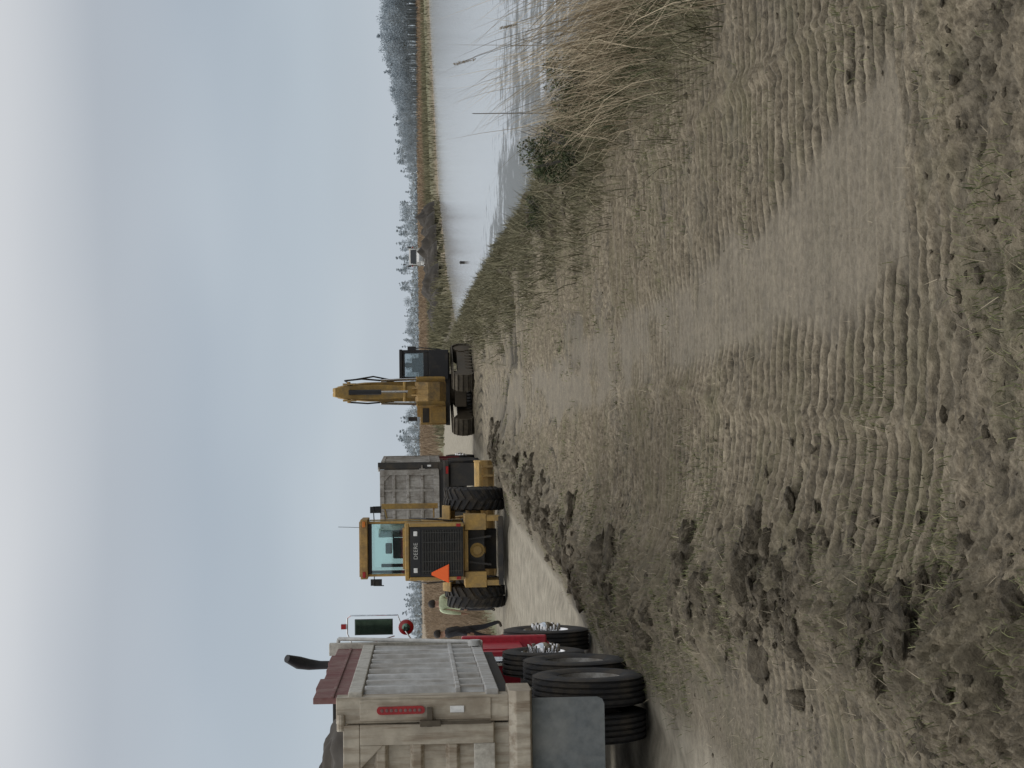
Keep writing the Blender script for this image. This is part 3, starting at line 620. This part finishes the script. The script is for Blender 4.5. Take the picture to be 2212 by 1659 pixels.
    hr=MB(); hr.box(.93,1.06,.75,.83,1.6,2.98,0); hr.tube([(.70,.8,1.7),(.93,.8,1.7)],.02,8,0); hr.tube([(.70,.8,2.85),(.93,.8,2.9)],.02,8,0); hr.obj('access_rail',L,('yellow',),.01)
    for s_ in (-1,1):
        hr=MB(); hr.tube([(s_*.70,-1.5,1.3),(s_*.74,-1.5,1.9),(s_*.74,-.5,2.3),(s_*.70,-.4,1.6)],.016,8)
        hr.obj('handrail',L,('black',),smooth=40)
    t=MB(); tx,tz=-.50,1.58; 
    t.prism([(tx-.19,tz-.165),(tx+.19,tz-.165),(tx+.025,tz+.18),(tx-.025,tz+.18)],'Y',-1.945,-1.935,0)
    t.prism([(tx-.215,tz-.185),(tx+.215,tz-.185),(tx+.03,tz+.215),(tx-.03,tz+.215)],'Y',-1.934,-1.922,1)
    t.obj('slow_moving_triangle',L,('orange','orange'))
    MB().tube([(.52,-.1,3.5),(.54,-.1,4.0)],.006,6).obj('antenna',L,('black',))
    ff=MB(); ff.box(-.45,.45,1.5,3.9,.55,1.25,0); ff.prism([(2.2,1.2),(3.3,1.2),(2.9,2.05),(2.5,2.05)],'X',-.42,.42,0); ff.obj('front_frame',L,('yellow',),.02)
    ar=MB()
    for s_ in (-1,1): ar.beam([(s_*.52,2.6,1.95),(s_*.55,3.9,1.35),(s_*.6,4.75,.5)],[.12]*3,[.25,.35,.25])
    ar.tube([(0,2.9,1.6),(0,4.2,1.1)],.08,12); ar.obj('lift_arm',L,('yellow',),.015)
    bk=MB(); W=2.12; q_=.72
    pr=[(5.55,.03),(4.85,.03),(4.72,.12),(4.66,.35),(4.72,.62),(4.88,.80),(5.0,.84),(4.99,.80),(4.90,.76),(4.77,.60),(4.71,.35),(4.77,.16),(4.88,.075),(5.55,.05)]
    pr=[(a,c_*q_-.06) for a,c_ in pr]
    bk.prism(pr,'X',-W+.6,W-.04)
    sd=[(a,c_*q_-.06) for a,c_ in [(5.5,.03),(4.85,.03),(4.70,.12),(4.645,.35),(4.70,.63),(4.87,.82),(5.0,.86),(5.45,.2)]]
    bk.prism(sd,'X',W-.039,W); bk.prism(sd,'X',-W+.56,-W+.599)
    for xx in (-1.2,-.6,.6,1.2,1.7,1.95): bk.prism([(4.56,.03),(4.66,.0),(4.655,.36),(4.58,.30)],'X',xx-.03,xx+.03)
    bk.box(-W+.6,W-.05,4.56,4.64,.36,.43); bk.box(-W+.6,W-.05,4.58,4.64,-.02,.05)
    bk.obj('bucket',L,('yellow',),.01)
    for s_ in (-1,1):
        for y in (0,3.0):
            w_=MB(); w_.lathe([(.40,-.2*s_),(.40,.2*s_),(.36,.22*s_),(.34,.1*s_),(.18,.06*s_),(.16,.16*s_),(0,.17*s_)],(0,0,0),32,0,False); wh=w_.obj('wheel',L,('yellow',),smooth=35,loc=(s_*1.16,y,.71))
            ag_tyre(wh,'tyre',.71,.52)
    ax=MB(); 
    for y in (0,3.0): ax.tube([(-.95,y,.71),(-.3,y,.71),(.3,y,.71),(.95,y,.71)],[.13,.16,.16,.13],16)
    ax.obj('axle',L,('yellow_dull',),smooth=40)
loader()
# ---------------------------------------------------------------- people
def person(loc,rz,label,shirt,trousers,seated=False,lean=0.,arms='down',scale=1.,stride=0.):
    J=[];E=[];RR=[]
    def a(p,r,par=None):
        J.append(Vector(p)); RR.append(r)
        if par is not None: E.append((par,len(J)-1))
        return len(J)-1
    pe=a((0,0,.95),.145); sp=a((0,lean*.2,1.15),.135,pe); ch=a((0,lean*.5,1.34),.155,sp); nk=a((0,lean*.7,1.49),.06,ch)
    hb=a((0,lean*.8+.015,1.57),.085,nk); ht=a((0,lean*.8+.01,1.67),.098,hb); a((0,lean*.8+.11,1.61),.018,hb)
    for s_ in (-1,1):
        a((s_*.095,lean*.8,1.61),.018,hb)
        sh=a((s_*.19,lean*.55,1.42),.07,ch)
        if arms=='down': el=(s_*.25,-.03+s_*stride*.3,1.14); wr=(s_*.26,.07+s_*stride*.5,.90); pm=(s_*.26,.10+s_*stride*.5,.82); fd=Vector((0,.25,-1))
        elif arms=='fore': el=(s_*.25,lean*.5+.02,1.14); wr=(s_*.14,lean*.5+.24,1.08); pm=(s_*.09,lean*.5+.31,1.08); fd=Vector((-s_*.4,1,-.1))
        e_=a(el,.05,sh); w_=a(wr,.032,e_); p_=a(pm,.035,w_); fd.normalize(); pm=Vector(pm)
        for k,(o,l) in enumerate(((-.027,.075),(-.009,.085),(.009,.08),(.027,.06))):
            q=pm+fd*.04+Vector((0,o,0)) if arms=='down' else pm+fd*.04+Vector((0,0,o))
            f1=a(q,.011,p_); a(q+fd*l*.6,.009,f1); a(q+fd*l+Vector((-s_*.02,0,0)),.008,len(J)-1)
        a(pm+fd*.02+Vector((-s_*.03,.035,0)),.011,p_)
        hp=a((s_*.1,0,.90),.10,pe); st_=-s_*stride
        if seated: kn=(s_*.14,.42,.88); an=(s_*.14,.48,.45); to=(s_*.15,.62,.40)
        else: kn=(s_*.12,.03+st_*.5,.50); an=(s_*.13,-.02+st_,.10); to=(s_*.15,.14+st_,.045)
        k_=a(kn,.068,hp); a_=a(an,.048,k_); a(to,.042,a_)
    me=bpy.data.meshes.new('person'); me.from_pydata([v[:] for v in J],E,[]); o=bpy.data.objects.new('person',me); COL.objects.link(o)
    sk=o.modifiers.new('s','SKIN'); sk.use_smooth_shade=True; sb=o.modifiers.new('u','SUBSURF'); sb.levels=1; sb.render_levels=1
    for i,sv in enumerate(me.skin_vertices[0].data): sv.radius=(RR[i],RR[i]*(.72 if i in(0,1,2) else 1)); sv.use_root=(i==0)
    bpy.context.view_layer.update()
    nm=bpy.data.meshes.new_from_object(o.evaluated_get(bpy.context.evaluated_depsgraph_get())); o.modifiers.clear(); o.data=nm
    for k in (shirt,trousers,'skin','boots'): nm.materials.append(M[k])
    wr=[J[i] for i in range(len(J)) if RR[i]==.035]
    for p in nm.polygons:
        c=p.center; mi=0
        if c.z>1.475: mi=2
        elif any((c-w).length<.125 for w in wr): mi=2
        elif seated and c.y>.5 and c.z<.52: mi=3
        elif seated and (c.z<1.0 and c.y>-.3): mi=1
        elif not seated and c.z<.10+.02: mi=3
        elif not seated and c.z<.95 and abs(c.x)<.235: mi=1
        p.material_index=mi; p.use_smooth=True
    o.location=loc; o.rotation_euler=(0,0,R(rz)); o.scale=(scale,)*3; o['label']=label; o['category']='person'
    h=MB(); hv=Vector((0,lean*.8-.008,1.665)); prof=[(.001,.105),(.06,.09),(.098,.04),(.107,-.01),(.103,-.05),(.09,-.07)]
    h.lathe(prof,hv,16,0,False,'Z'); h.obj('hair',o,('hair',),smooth=60)
    ey=MB()
    for s_ in (-1,1): ey.lathe([(.0,-.006),(.009,0),(0,.008)],(s_*.034,lean*.8+.094,1.635),8,0,False,'Y')
    ey.obj('eyes',o,('hair',))
    mo=MB().box(-.022,.022,lean*.8+.088,lean*.8+.094,1.567,1.575); mo.obj('mouth',o,('maroon',))
    return o
person((-5.85,43.3,gz(-6.1,43.3)),20,'person in a pale green shirt standing behind the loader','shirt_light','pants_dark',scale=1.03,stride=.06)
person((-6.05,39.8,gz(-6,39.8)),75,'person in dark jacket and trousers walking on the road edge','shirt_dark','pants_dark',lean=.10,arms='down',scale=.97,stride=.16)
# ---------------------------------------------------------------- excavator
def excavator():
    X=empty('excavator',(-.15,58.8,gz(-.15,58.8)-.03),0,'yellow crawler excavator facing forward with dark cab and raised boom','excavator')
    for s_ in (-1,1):
        t=MB(); Lh=1.35; r=.37; zc=.42; w=.31; cx=s_*.84
        path=[]; per=2*(2*Lh)+2*math.pi*r; n=48
        for i in range(n):
            u=per*i/n
            if u<2*Lh: path.append((-Lh+u,zc+r,0.))
            elif u<2*Lh+math.pi*r: a=(u-2*Lh)/r; path.append((Lh+r*math.sin(a),zc+r*math.cos(a),a))
            elif u<4*Lh+math.pi*r: path.append((Lh-(u-2*Lh-math.pi*r),zc-r,math.pi))
            else: a=(u-4*Lh-math.pi*r)/r; path.append((-Lh-r*math.sin(a),zc-r*math.cos(a),math.pi+a))
        for (y,z,a) in path:
            e=Euler((-a,0,0)).to_matrix()
            for (bx) in (((-w,w),(-.078,.078),(-.02,.02)),((-w,w),(-.055,-.035),(.02,.055))):
                vs=[Vector((xx,yy,zz)) for xx in bx[0] for yy in bx[1] for zz in bx[2]]
                vs=[e@v+Vector((cx,y,z)) for v in vs]; t.add(vs,[(0,1,3,2),(4,6,7,5),(0,4,5,1),(2,3,7,6),(0,2,6,4),(1,5,7,3)])
        t.box(cx-.22,cx+.22,-Lh,Lh,zc-.2,zc+.2,1)
        for y in (-Lh,Lh): t.lathe([(0,-.26),(r*.86,-.26),(r*.86,.26),(0,.26)],(cx,y,zc),20,1,False)
        for k in range(7): t.lathe([(0,-.24),(.13,-.24),(.13,.24),(0,.24)],(cx,-1.0+k*.33,zc-.2),14,1,False)
        o=t.obj('crawler_track',X,('track','steel')); o.rotation_euler=(0,0,R(-20))
    u=MB(); u.box(-.65,.65,-.6,.6,.30,.72); u.lathe([(0,.72),(.55,.72),(.55,.90),(0,.90)],(0,0,0),28,0,False,'Z'); u.obj('undercarriage',X,('steel',),.02)
    h=MB(); h.box(-1.3,1.3,-.75,1.6,.90,1.05,1); h.box(-1.28,-.50,-.7,1.5,1.053,1.95,0); h.box(-1.22,-.62,-.9,-.701,1.055,1.6,0); h.box(-.449,.2,.2,1.5,1.055,1.8,0); h.box(-1.0,-.6,-.3,.5,1.953,2.08,0)
    h.box(-.46,-.34,-.75,.19,1.055,1.9,0); h.box(.16,.28,-.75,.19,1.055,1.9,0); h.box(-1.20,-.68,-.712,-.702,1.65,1.88,1)
    h.obj('upper_body',X,('yellow','frame'),.03)
    cw=MB(); cw.prism([(-1.28,1.51),(-1.1,2.05),(-.5,2.3),(.5,2.3),(1.1,2.05),(1.28,1.51)],'Z',.95,1.85); cw.obj('counterweight',X,('yellow_dull',),.06)
    c=MB(); x0,x1,y0,y1=.34,1.40,-.95,.55
    c.box(x0,x1,y0,y1,.95,1.66,0)
    for xx in (x0,x1-.11):
        for yy in (y0,y1-.08): c.box(xx,xx+.11,yy,yy+.08,1.663,2.58,0)
    c.box(x0-.02,x1+.02,y0-.05,y1+.03,2.583,2.70,0); c.box(x0+.11,x1-.11,y0,y0+.06,1.663,1.84,0); c.box(x0+.111,x1-.111,y1-.06,y1,1.663,2.0,0)
    c.box(x0+.111,x1-.111,y0,y0+.05,2.50,2.58,0)
    cab=c.obj('cab',X,('black',),.02)
    MB().box(x0+.11,x1-.11,y0+.02,y0+.028,1.84,2.50).obj('windshield',cab,('clearglass',)); MB().box(x0+.11,x1-.11,y1-.04,y1-.03,2.0,2.58).obj('rear_window',cab,('clearglass',))
    for xx in (x0+.03,x1-.04): MB().box(xx,xx+.008,y0+.08,y1-.08,1.67,2.58).obj('side_window',cab,('darkglass',))
    s=MB(); s.box(.62,1.12,.05,.17,1.5,2.25); s.box(.62,1.12,-.35,.17,1.40,1.5); s.obj('seat',cab,('black',),.03)
    hr=MB(); hr.tube([(1.40,-.9,1.2),(1.48,-.9,1.9),(1.44,-.5,2.3)],.02,8); hr.box(1.40,1.52,-.98,-.95,2.1,2.4); hr.obj('handrail',X,('black',))
    b=MB(); b.beam([(-.08,-.35,1.25),(-.08,-1.0,2.5),(-.08,-1.75,3.75),(-.08,-2.4,4.35),(-.08,-3.25,4.68)],[.72,.72,.68,.54,.40],[.34,.5,.58,.45,.26]); b.obj('boom',X,('yellow',),.02)
    a=MB(); a.beam([(-.08,-3.45,4.90),(-.08,-3.25,4.55),(-.08,-3.0,3.2),(-.08,-2.85,2.1)],[.28,.46,.48,.38],[.2,.4,.3,.18])
    for s_ in (-1,1): a.box(-.08+s_*.28-.03,-.08+s_*.28+.03,-3.5,-3.1,4.15,4.6)
    a.tube([(-.44,-3.3,4.4),(.28,-3.3,4.4)],.06,10); a.tube([(-.42,-3.0,2.5),(.26,-3.0,2.5)],.06,10)
    a.obj('stick',X,('yellow',),.015)
    cy=MB()
    for s_ in (-1,1): cy.tube([(-.08+s_*.44,-.9,1.1),(-.08+s_*.44,-1.25,2.1)],.09,12,0); cy.tube([(-.08+s_*.44,-1.25,2.1),(-.08+s_*.40,-1.7,3.35)],.05,10,1)
    cy.tube([(-.08,-1.9,4.25),(-.08,-2.7,4.80)],.065,12,0); cy.tube([(-.08,-2.7,4.80),(-.08,-3.4,4.95)],.03,10,1)
    cy.tube([(-.08,-3.5,4.4),(-.08,-3.4,3.3)],.09,12,2); cy.tube([(-.08,-3.4,3.3),(-.08,-3.25,2.4)],.04,10,1)
    cy.tube([(.28,-1.3,2.9),(.38,-2.0,4.0),(.32,-2.9,4.55),(.16,-3.2,4.3)],.03,8,2); cy.tube([(.32,-1.2,2.9),(.46,-2.0,3.6),(.34,-2.8,4.3)],.028,8,2); cy.tube([(-.42,-1.3,2.9),(-.48,-2.0,3.8),(-.42,-2.9,4.45)],.028,8,2)
    cy.obj('hydraulic_cylinder',X,('yellow','chrome','black'),smooth=40)
    bk=MB(); pr=[(-2.85,2.15),(-3.15,2.05),(-3.35,1.7),(-3.25,1.3),(-2.95,1.08),(-2.5,1.12),(-2.45,1.2),(-2.9,1.18),(-3.15,1.38),(-3.25,1.7),(-3.08,1.98),(-2.85,2.05)]
    bk.prism(pr,'X',-.38,.22); 
    sd=[(-2.85,2.14),(-3.14,2.04),(-3.34,1.7),(-3.24,1.3),(-2.95,1.09),(-2.5,1.13)]
    bk.prism(sd,'X',-.41,-.381); bk.prism(sd,'X',.221,.25)
    for xx in (-.2,.04): bk.prism([(-3.0,2.3),(-3.2,2.1),(-3.37,1.7),(-3.2,1.7),(-2.9,2.1)],'X',xx-.025,xx+.025)
    for k in range(5): bk.box(-.36+k*.13,-.30+k*.13,-2.5,-2.28,1.13,1.18)
    bk.obj('bucket',X,('yellow_dull',),.01)
    li=MB(); li.box(-1.15,-1.0,-.3,-.2,2.08,2.4); li.obj('work_light',X,('black',))
    return X
E=excavator()
person((E.location.x+.87,E.location.y-.12,E.location.z+.84),180,'person in dark clothes seated in the excavator cab','shirt_dark','pants_dark',seated=True,arms='fore',scale=.95)
# ---------------------------------------------------------------- trees
def foliage_cloud(cs,rs,per,size):
    n=len(cs); k=n*per; c=np.repeat(cs,per,0); r=np.repeat(rs,per,0)
    d=rng.normal(0,1,(k,3)); d/=np.linalg.norm(d,axis=1)[:,None]; p=c+d*r*(rng.uniform(.2,1,(k,1))**.5)
    a=rng.normal(0,1,(k,3)); a/=np.linalg.norm(a,axis=1)[:,None]; b_=np.cross(a,rng.normal(0,1,(k,3))); b_/=np.linalg.norm(b_,axis=1)[:,None]
    s_=size*rng.uniform(.5,1.3,(k,1)); v=np.stack([p-a*s_,p+a*s_,p+b_*s_],1).reshape(-1,3)
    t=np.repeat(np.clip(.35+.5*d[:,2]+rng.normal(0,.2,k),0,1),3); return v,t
def trunk_arr(h,r):
    mb=MB(); mb.tube([(0,0,-.2),(h*.01,0,h*.5),(0,.02*h,h*.95)],[r,r*.7,r*.2],6); 
    tri=[]; 
    for f in mb.f:
        for i in range(1,len(f)-1): tri.append((f[0],f[i],f[i+1]))
    return np.array(mb.v),np.array(tri)
def tree_mesh(kind,h,mat):
    if kind=='pine':
        n=12; zz=h*rng.uniform(.5,1.0,n); rad=(1.15-zz/h)*h*.22
        an=rng.uniform(0,6.28,n); cs=np.stack([np.cos(an)*rad*.7,np.sin(an)*rad*.7,zz],1); rs=np.stack([rad*.5+.2,rad*.5+.2,rad*.22+.25],1)
    else:
        n=24; d=rng.normal(0,1,(n,3)); d/=np.linalg.norm(d,axis=1)[:,None]; cs=d*np.array([h*.26,h*.26,h*.30])*rng.uniform(.3,1,(n,1))+np.array([0,0,h*.60]); rs=np.full((n,3),h*.12)
    v,t=foliage_cloud(cs,rs,34,h*.022)
    tv,tf=trunk_arr(h,h*.014)
    co=np.concatenate([v,tv]); q=np.concatenate([np.arange(len(v)).reshape(-1,3),tf+len(v)]); t=np.concatenate([t,np.zeros(len(tv))])
    return co,q,t
variants=[('pine',10),('pine',10),('pine',10),('broad',10),('broad',10)]
base=[]
for k,h in variants:
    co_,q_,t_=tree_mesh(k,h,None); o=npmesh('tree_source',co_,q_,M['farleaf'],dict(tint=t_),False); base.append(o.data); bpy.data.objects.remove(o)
def hp(u): return np.interp(u,[-900,0,340,420,560,700,780,860,960,1060,1110,1160,1260,1360,1459],[34,40,44,26,26,54,42,38,36,44,52,46,44,52,62])
for i in range(285):
    u=random.uniform(-200,1460) ; y=random.uniform(620,900)
    if random.random()<.25: u=random.choice([1100,1050,960,1200,700,740,340,880])+random.uniform(-35,35)
    x=(u-829)/3500*y; h=hp(u)*random.uniform(.5,1.02)/3500*y
    vi=random.choices(range(5),[3,3,3,2,2])[0]
    o=bpy.data.objects.new('pine_tree' if vi<3 else 'broadleaf_tree',base[vi]); COL.objects.link(o)
    s_=h/10; o.location=(x,y,0); o.scale=(s_*random.uniform(.9,1.4),s_*random.uniform(.9,1.4),s_); o.rotation_euler=(0,0,random.uniform(0,6.28))
    o['label']='distant hazy pine standing at the marsh edge' if vi<3 else 'distant hazy broadleaf tree at the marsh edge'; o['category']='tree'; o['group']='trees along the far marsh edge'
V=[];Q=[];Tt=[];off=0
def addtree(x,y,h):
    global off
    me_=tree_mesh('broad' if random.random()<.88 else 'pine',h,None); v=me_[0]+np.array([x,y,0]); V.append(v);Q.append(me_[1]+off);Tt.append(me_[2]); off+=len(v)
for i in range(400):
    u=1290+510*random.random()**.72; y=random.uniform(430,560); hh_=np.interp(u,[1290,1360,1400,1459,1520,1560,1640,1850],[34,52,60,74,84,100,98,90])
    addtree((u-829)/3500*y,y,hh_*random.uniform(.6,.95)/3500*y)
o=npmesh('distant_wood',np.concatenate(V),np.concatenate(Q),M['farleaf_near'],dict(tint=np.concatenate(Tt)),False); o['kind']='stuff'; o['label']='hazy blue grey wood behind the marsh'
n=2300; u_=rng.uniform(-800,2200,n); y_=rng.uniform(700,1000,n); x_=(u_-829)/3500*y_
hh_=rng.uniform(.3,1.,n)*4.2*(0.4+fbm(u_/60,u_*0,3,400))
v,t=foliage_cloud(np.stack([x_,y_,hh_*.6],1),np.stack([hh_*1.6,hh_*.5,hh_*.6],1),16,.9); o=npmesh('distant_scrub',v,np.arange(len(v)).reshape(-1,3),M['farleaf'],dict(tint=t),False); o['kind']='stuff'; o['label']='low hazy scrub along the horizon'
# shrubs
for (x,y,r,hh) in ((2.75,19.3,.42,.58),(3.25,17.6,.34,.50),(3.1,21.5,.38,.5),(3.7,18.6,.3,.5),(2.7,25.5,.25,.32),(3.6,24.,.3,.5)):
    n=60; d=rng.normal(0,1,(n,3)); d/=np.linalg.norm(d,axis=1)[:,None]; d[:,2]=np.abs(d[:,2])
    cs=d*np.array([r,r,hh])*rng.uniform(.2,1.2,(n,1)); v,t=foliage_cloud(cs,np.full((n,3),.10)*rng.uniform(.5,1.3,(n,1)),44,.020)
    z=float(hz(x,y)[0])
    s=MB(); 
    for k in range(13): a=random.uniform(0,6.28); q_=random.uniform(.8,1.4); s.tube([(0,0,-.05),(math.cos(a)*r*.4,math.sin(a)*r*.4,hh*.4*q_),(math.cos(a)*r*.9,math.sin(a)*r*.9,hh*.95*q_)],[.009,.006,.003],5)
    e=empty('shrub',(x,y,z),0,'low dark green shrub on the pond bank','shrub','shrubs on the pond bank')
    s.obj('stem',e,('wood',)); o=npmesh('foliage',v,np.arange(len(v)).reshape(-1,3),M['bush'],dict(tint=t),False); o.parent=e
for i,(x,y,h) in enumerate(((3.75,17.0,1.70),(3.95,16.6,1.3))):
    z=float(hz(x,y)[0]); lx=-.22*h; e=MB(); e.tube([(0,0,-.05),(lx*.3,0,h*.5),(lx*.75,.02,h*.85),(lx,.03,h)],[.004,.003,.0025,.002],5)
    r_=empty('plumed_reed',(x,y,z),0,'tall dry reed with a feathery plume','reed','plumed reeds at the waterside'); e.obj('stalk',r_,('wood',))
    n=10; tt=np.linspace(.9,1.02,n); cs=np.stack([lx*(tt-.15*(1-tt)),np.full(n,.03),h*tt],1); v,t=foliage_cloud(cs,np.stack([np.full(n,.013),np.full(n,.013),np.full(n,.02)],1),22,.008)
    o=npmesh('plume',v,np.arange(len(v)).reshape(-1,3),M['dry'],dict(tint=t*.6),False); o.parent=r_
s=MB(); s.tube([(0,0,-.5),(.01,0,.8),(.0,.0,1.72)],[.012,.011,.008],8); o=s.obj('stake',None,('wood',),loc=(5.35,32,-.8)); o['label']='thin upright stake standing in the pond'; o['category']='stake'
s=MB(); s.tube([(0,0,-.4),(.0,0,.22)],[.09,.08],10); s.lathe([(0,.30),(.07,.28),(.10,.22),(.1,.2),(0,.2)],(0,0,0),12,0,False,'Z'); o=s.obj('stump',None,('frame',),loc=(7.0,93,-.8)); o['label']='dark stump poking out of the pond'; o['category']='stump'
for (x,y,rx,ry,h) in ((6.6,146,2.2,2.5,1.0),(9.0,152,2.4,2.5,1.5),(11.6,160,2.6,2.5,1.2),(14.2,168,2.4,2.5,1.7),(16.6,177,2.3,2.5,1.3),(19.0,184,1.8,2.5,1.9)):
    n=40; a_,b_=np.meshgrid(np.linspace(-1,1,n),np.linspace(-1,1,n),indexing='ij'); rr=np.sqrt(a_**2+b_**2)
    zz=h*np.clip(1-rr,0,1)**.5*(.45+1.0*fbm(a_*3+x,b_*3,4,500))-.15; ii=np.arange(n*n).reshape(n,n); qq=np.stack([ii[:-1,:-1],ii[1:,:-1],ii[1:,1:],ii[:-1,1:]],-1).reshape(-1,4)
    o=npmesh('mud_pile',np.stack([a_*rx,b_*ry,zz],-1).reshape(-1,3),qq,M['darkmud']); o.location=(x,y,gz(x,y)); o['label']='dark excavated mud pile on the far shore'; o['category']='mud pile'; o['group']='mud piles on the far shore'
# ---------------------------------------------------------------- world
w=bpy.data.worlds.new('World'); SC.world=w; w.use_nodes=True; nt=w.node_tree; bg=nt.nodes['Background']
sky=N(nt,'ShaderNodeTexSky'); sky.sky_type='NISHITA'; sky.sun_disc=False; sky.sun_elevation=R(44); sky.sun_rotation=R(-60)
tc=N(nt,'ShaderNodeTexCoord').outputs['Generated']; sx=N(nt,'ShaderNodeSeparateXYZ'); nt.links.new(tc,sx.inputs[0])
z=mth(nt,'MAXIMUM',sx.outputs[2],0.)
zc=mth(nt,'ADD',z,.22); cv=N(nt,'ShaderNodeCombineXYZ'); nt.links.new(mth(nt,'DIVIDE',sx.outputs[0],zc),cv.inputs[0]); nt.links.new(mth(nt,'DIVIDE',sx.outputs[1],zc),cv.inputs[1])
c1=noise(nt,cv.outputs[0],1.0,2,.4); 
grad=ramp(nt,z,[(0.,(4.9,5.5,6.15)),(.06,(4.6,5.25,5.95)),(.13,(4.2,4.75,5.4)),(.185,(4.6,4.95,5.4)),(.235,(6.5,6.65,6.85)),(.4,(9.,9.1,9.2)),(1.,(11,11,11))])
cl=ramp(nt,c1,[(.32,(.87,.885,.905)),(.5,(1.,1.,1.)),(.68,(1.18,1.155,1.12))])
cm=mixc(nt,1.0,grad,cl,'MULTIPLY')
hf=ramp(nt,z,[(0.,.25),(.12,.75)]); cm=mixc(nt,hf,grad,cm)
fin=mixc(nt,.93,sky.outputs[0],cm)
nt.links.new(fin,bg.inputs[0]); bg.inputs[1].default_value=.1
L=bpy.data.lights.new('sun','SUN'); L.energy=1.4; L.angle=R(10); L.color=(1,.975,.935); lo=bpy.data.objects.new('sun',L); COL.objects.link(lo)
az,el=R(-60),R(44); dv=Vector((math.sin(az)*math.cos(el),math.cos(az)*math.cos(el),math.sin(el))); lo.rotation_euler=dv.to_track_quat('Z','Y').to_euler()
# ---------------------------------------------------------------- camera
cam=bpy.data.cameras.new('camera'); co_=bpy.data.objects.new('camera',cam); COL.objects.link(co_); SC.camera=co_
cam.sensor_fit='HORIZONTAL'; cam.sensor_width=36; cam.lens=3500/2212*36; cam.clip_end=8000; cam.clip_start=.1
p=math.atan(209/3500); r=R(.587)
F=Vector((0,math.cos(p),-math.sin(p))); Rt=Vector((1,0,0)); Up=Vector((0,math.sin(p),math.cos(p)))
R2=Rt*math.cos(r)-Up*math.sin(r); U2=Up*math.cos(r)+Rt*math.sin(r)
mt=Matrix.Identity(4)
for i in range(3): mt[i][0]=-U2[i]; mt[i][1]=R2[i]; mt[i][2]=-F[i]
mt.translation=Vector((0,0,2.1)); co_.matrix_world=mt
SC.view_settings.view_transform='Standard'; SC.view_settings.look='None'; SC.view_settings.exposure=0
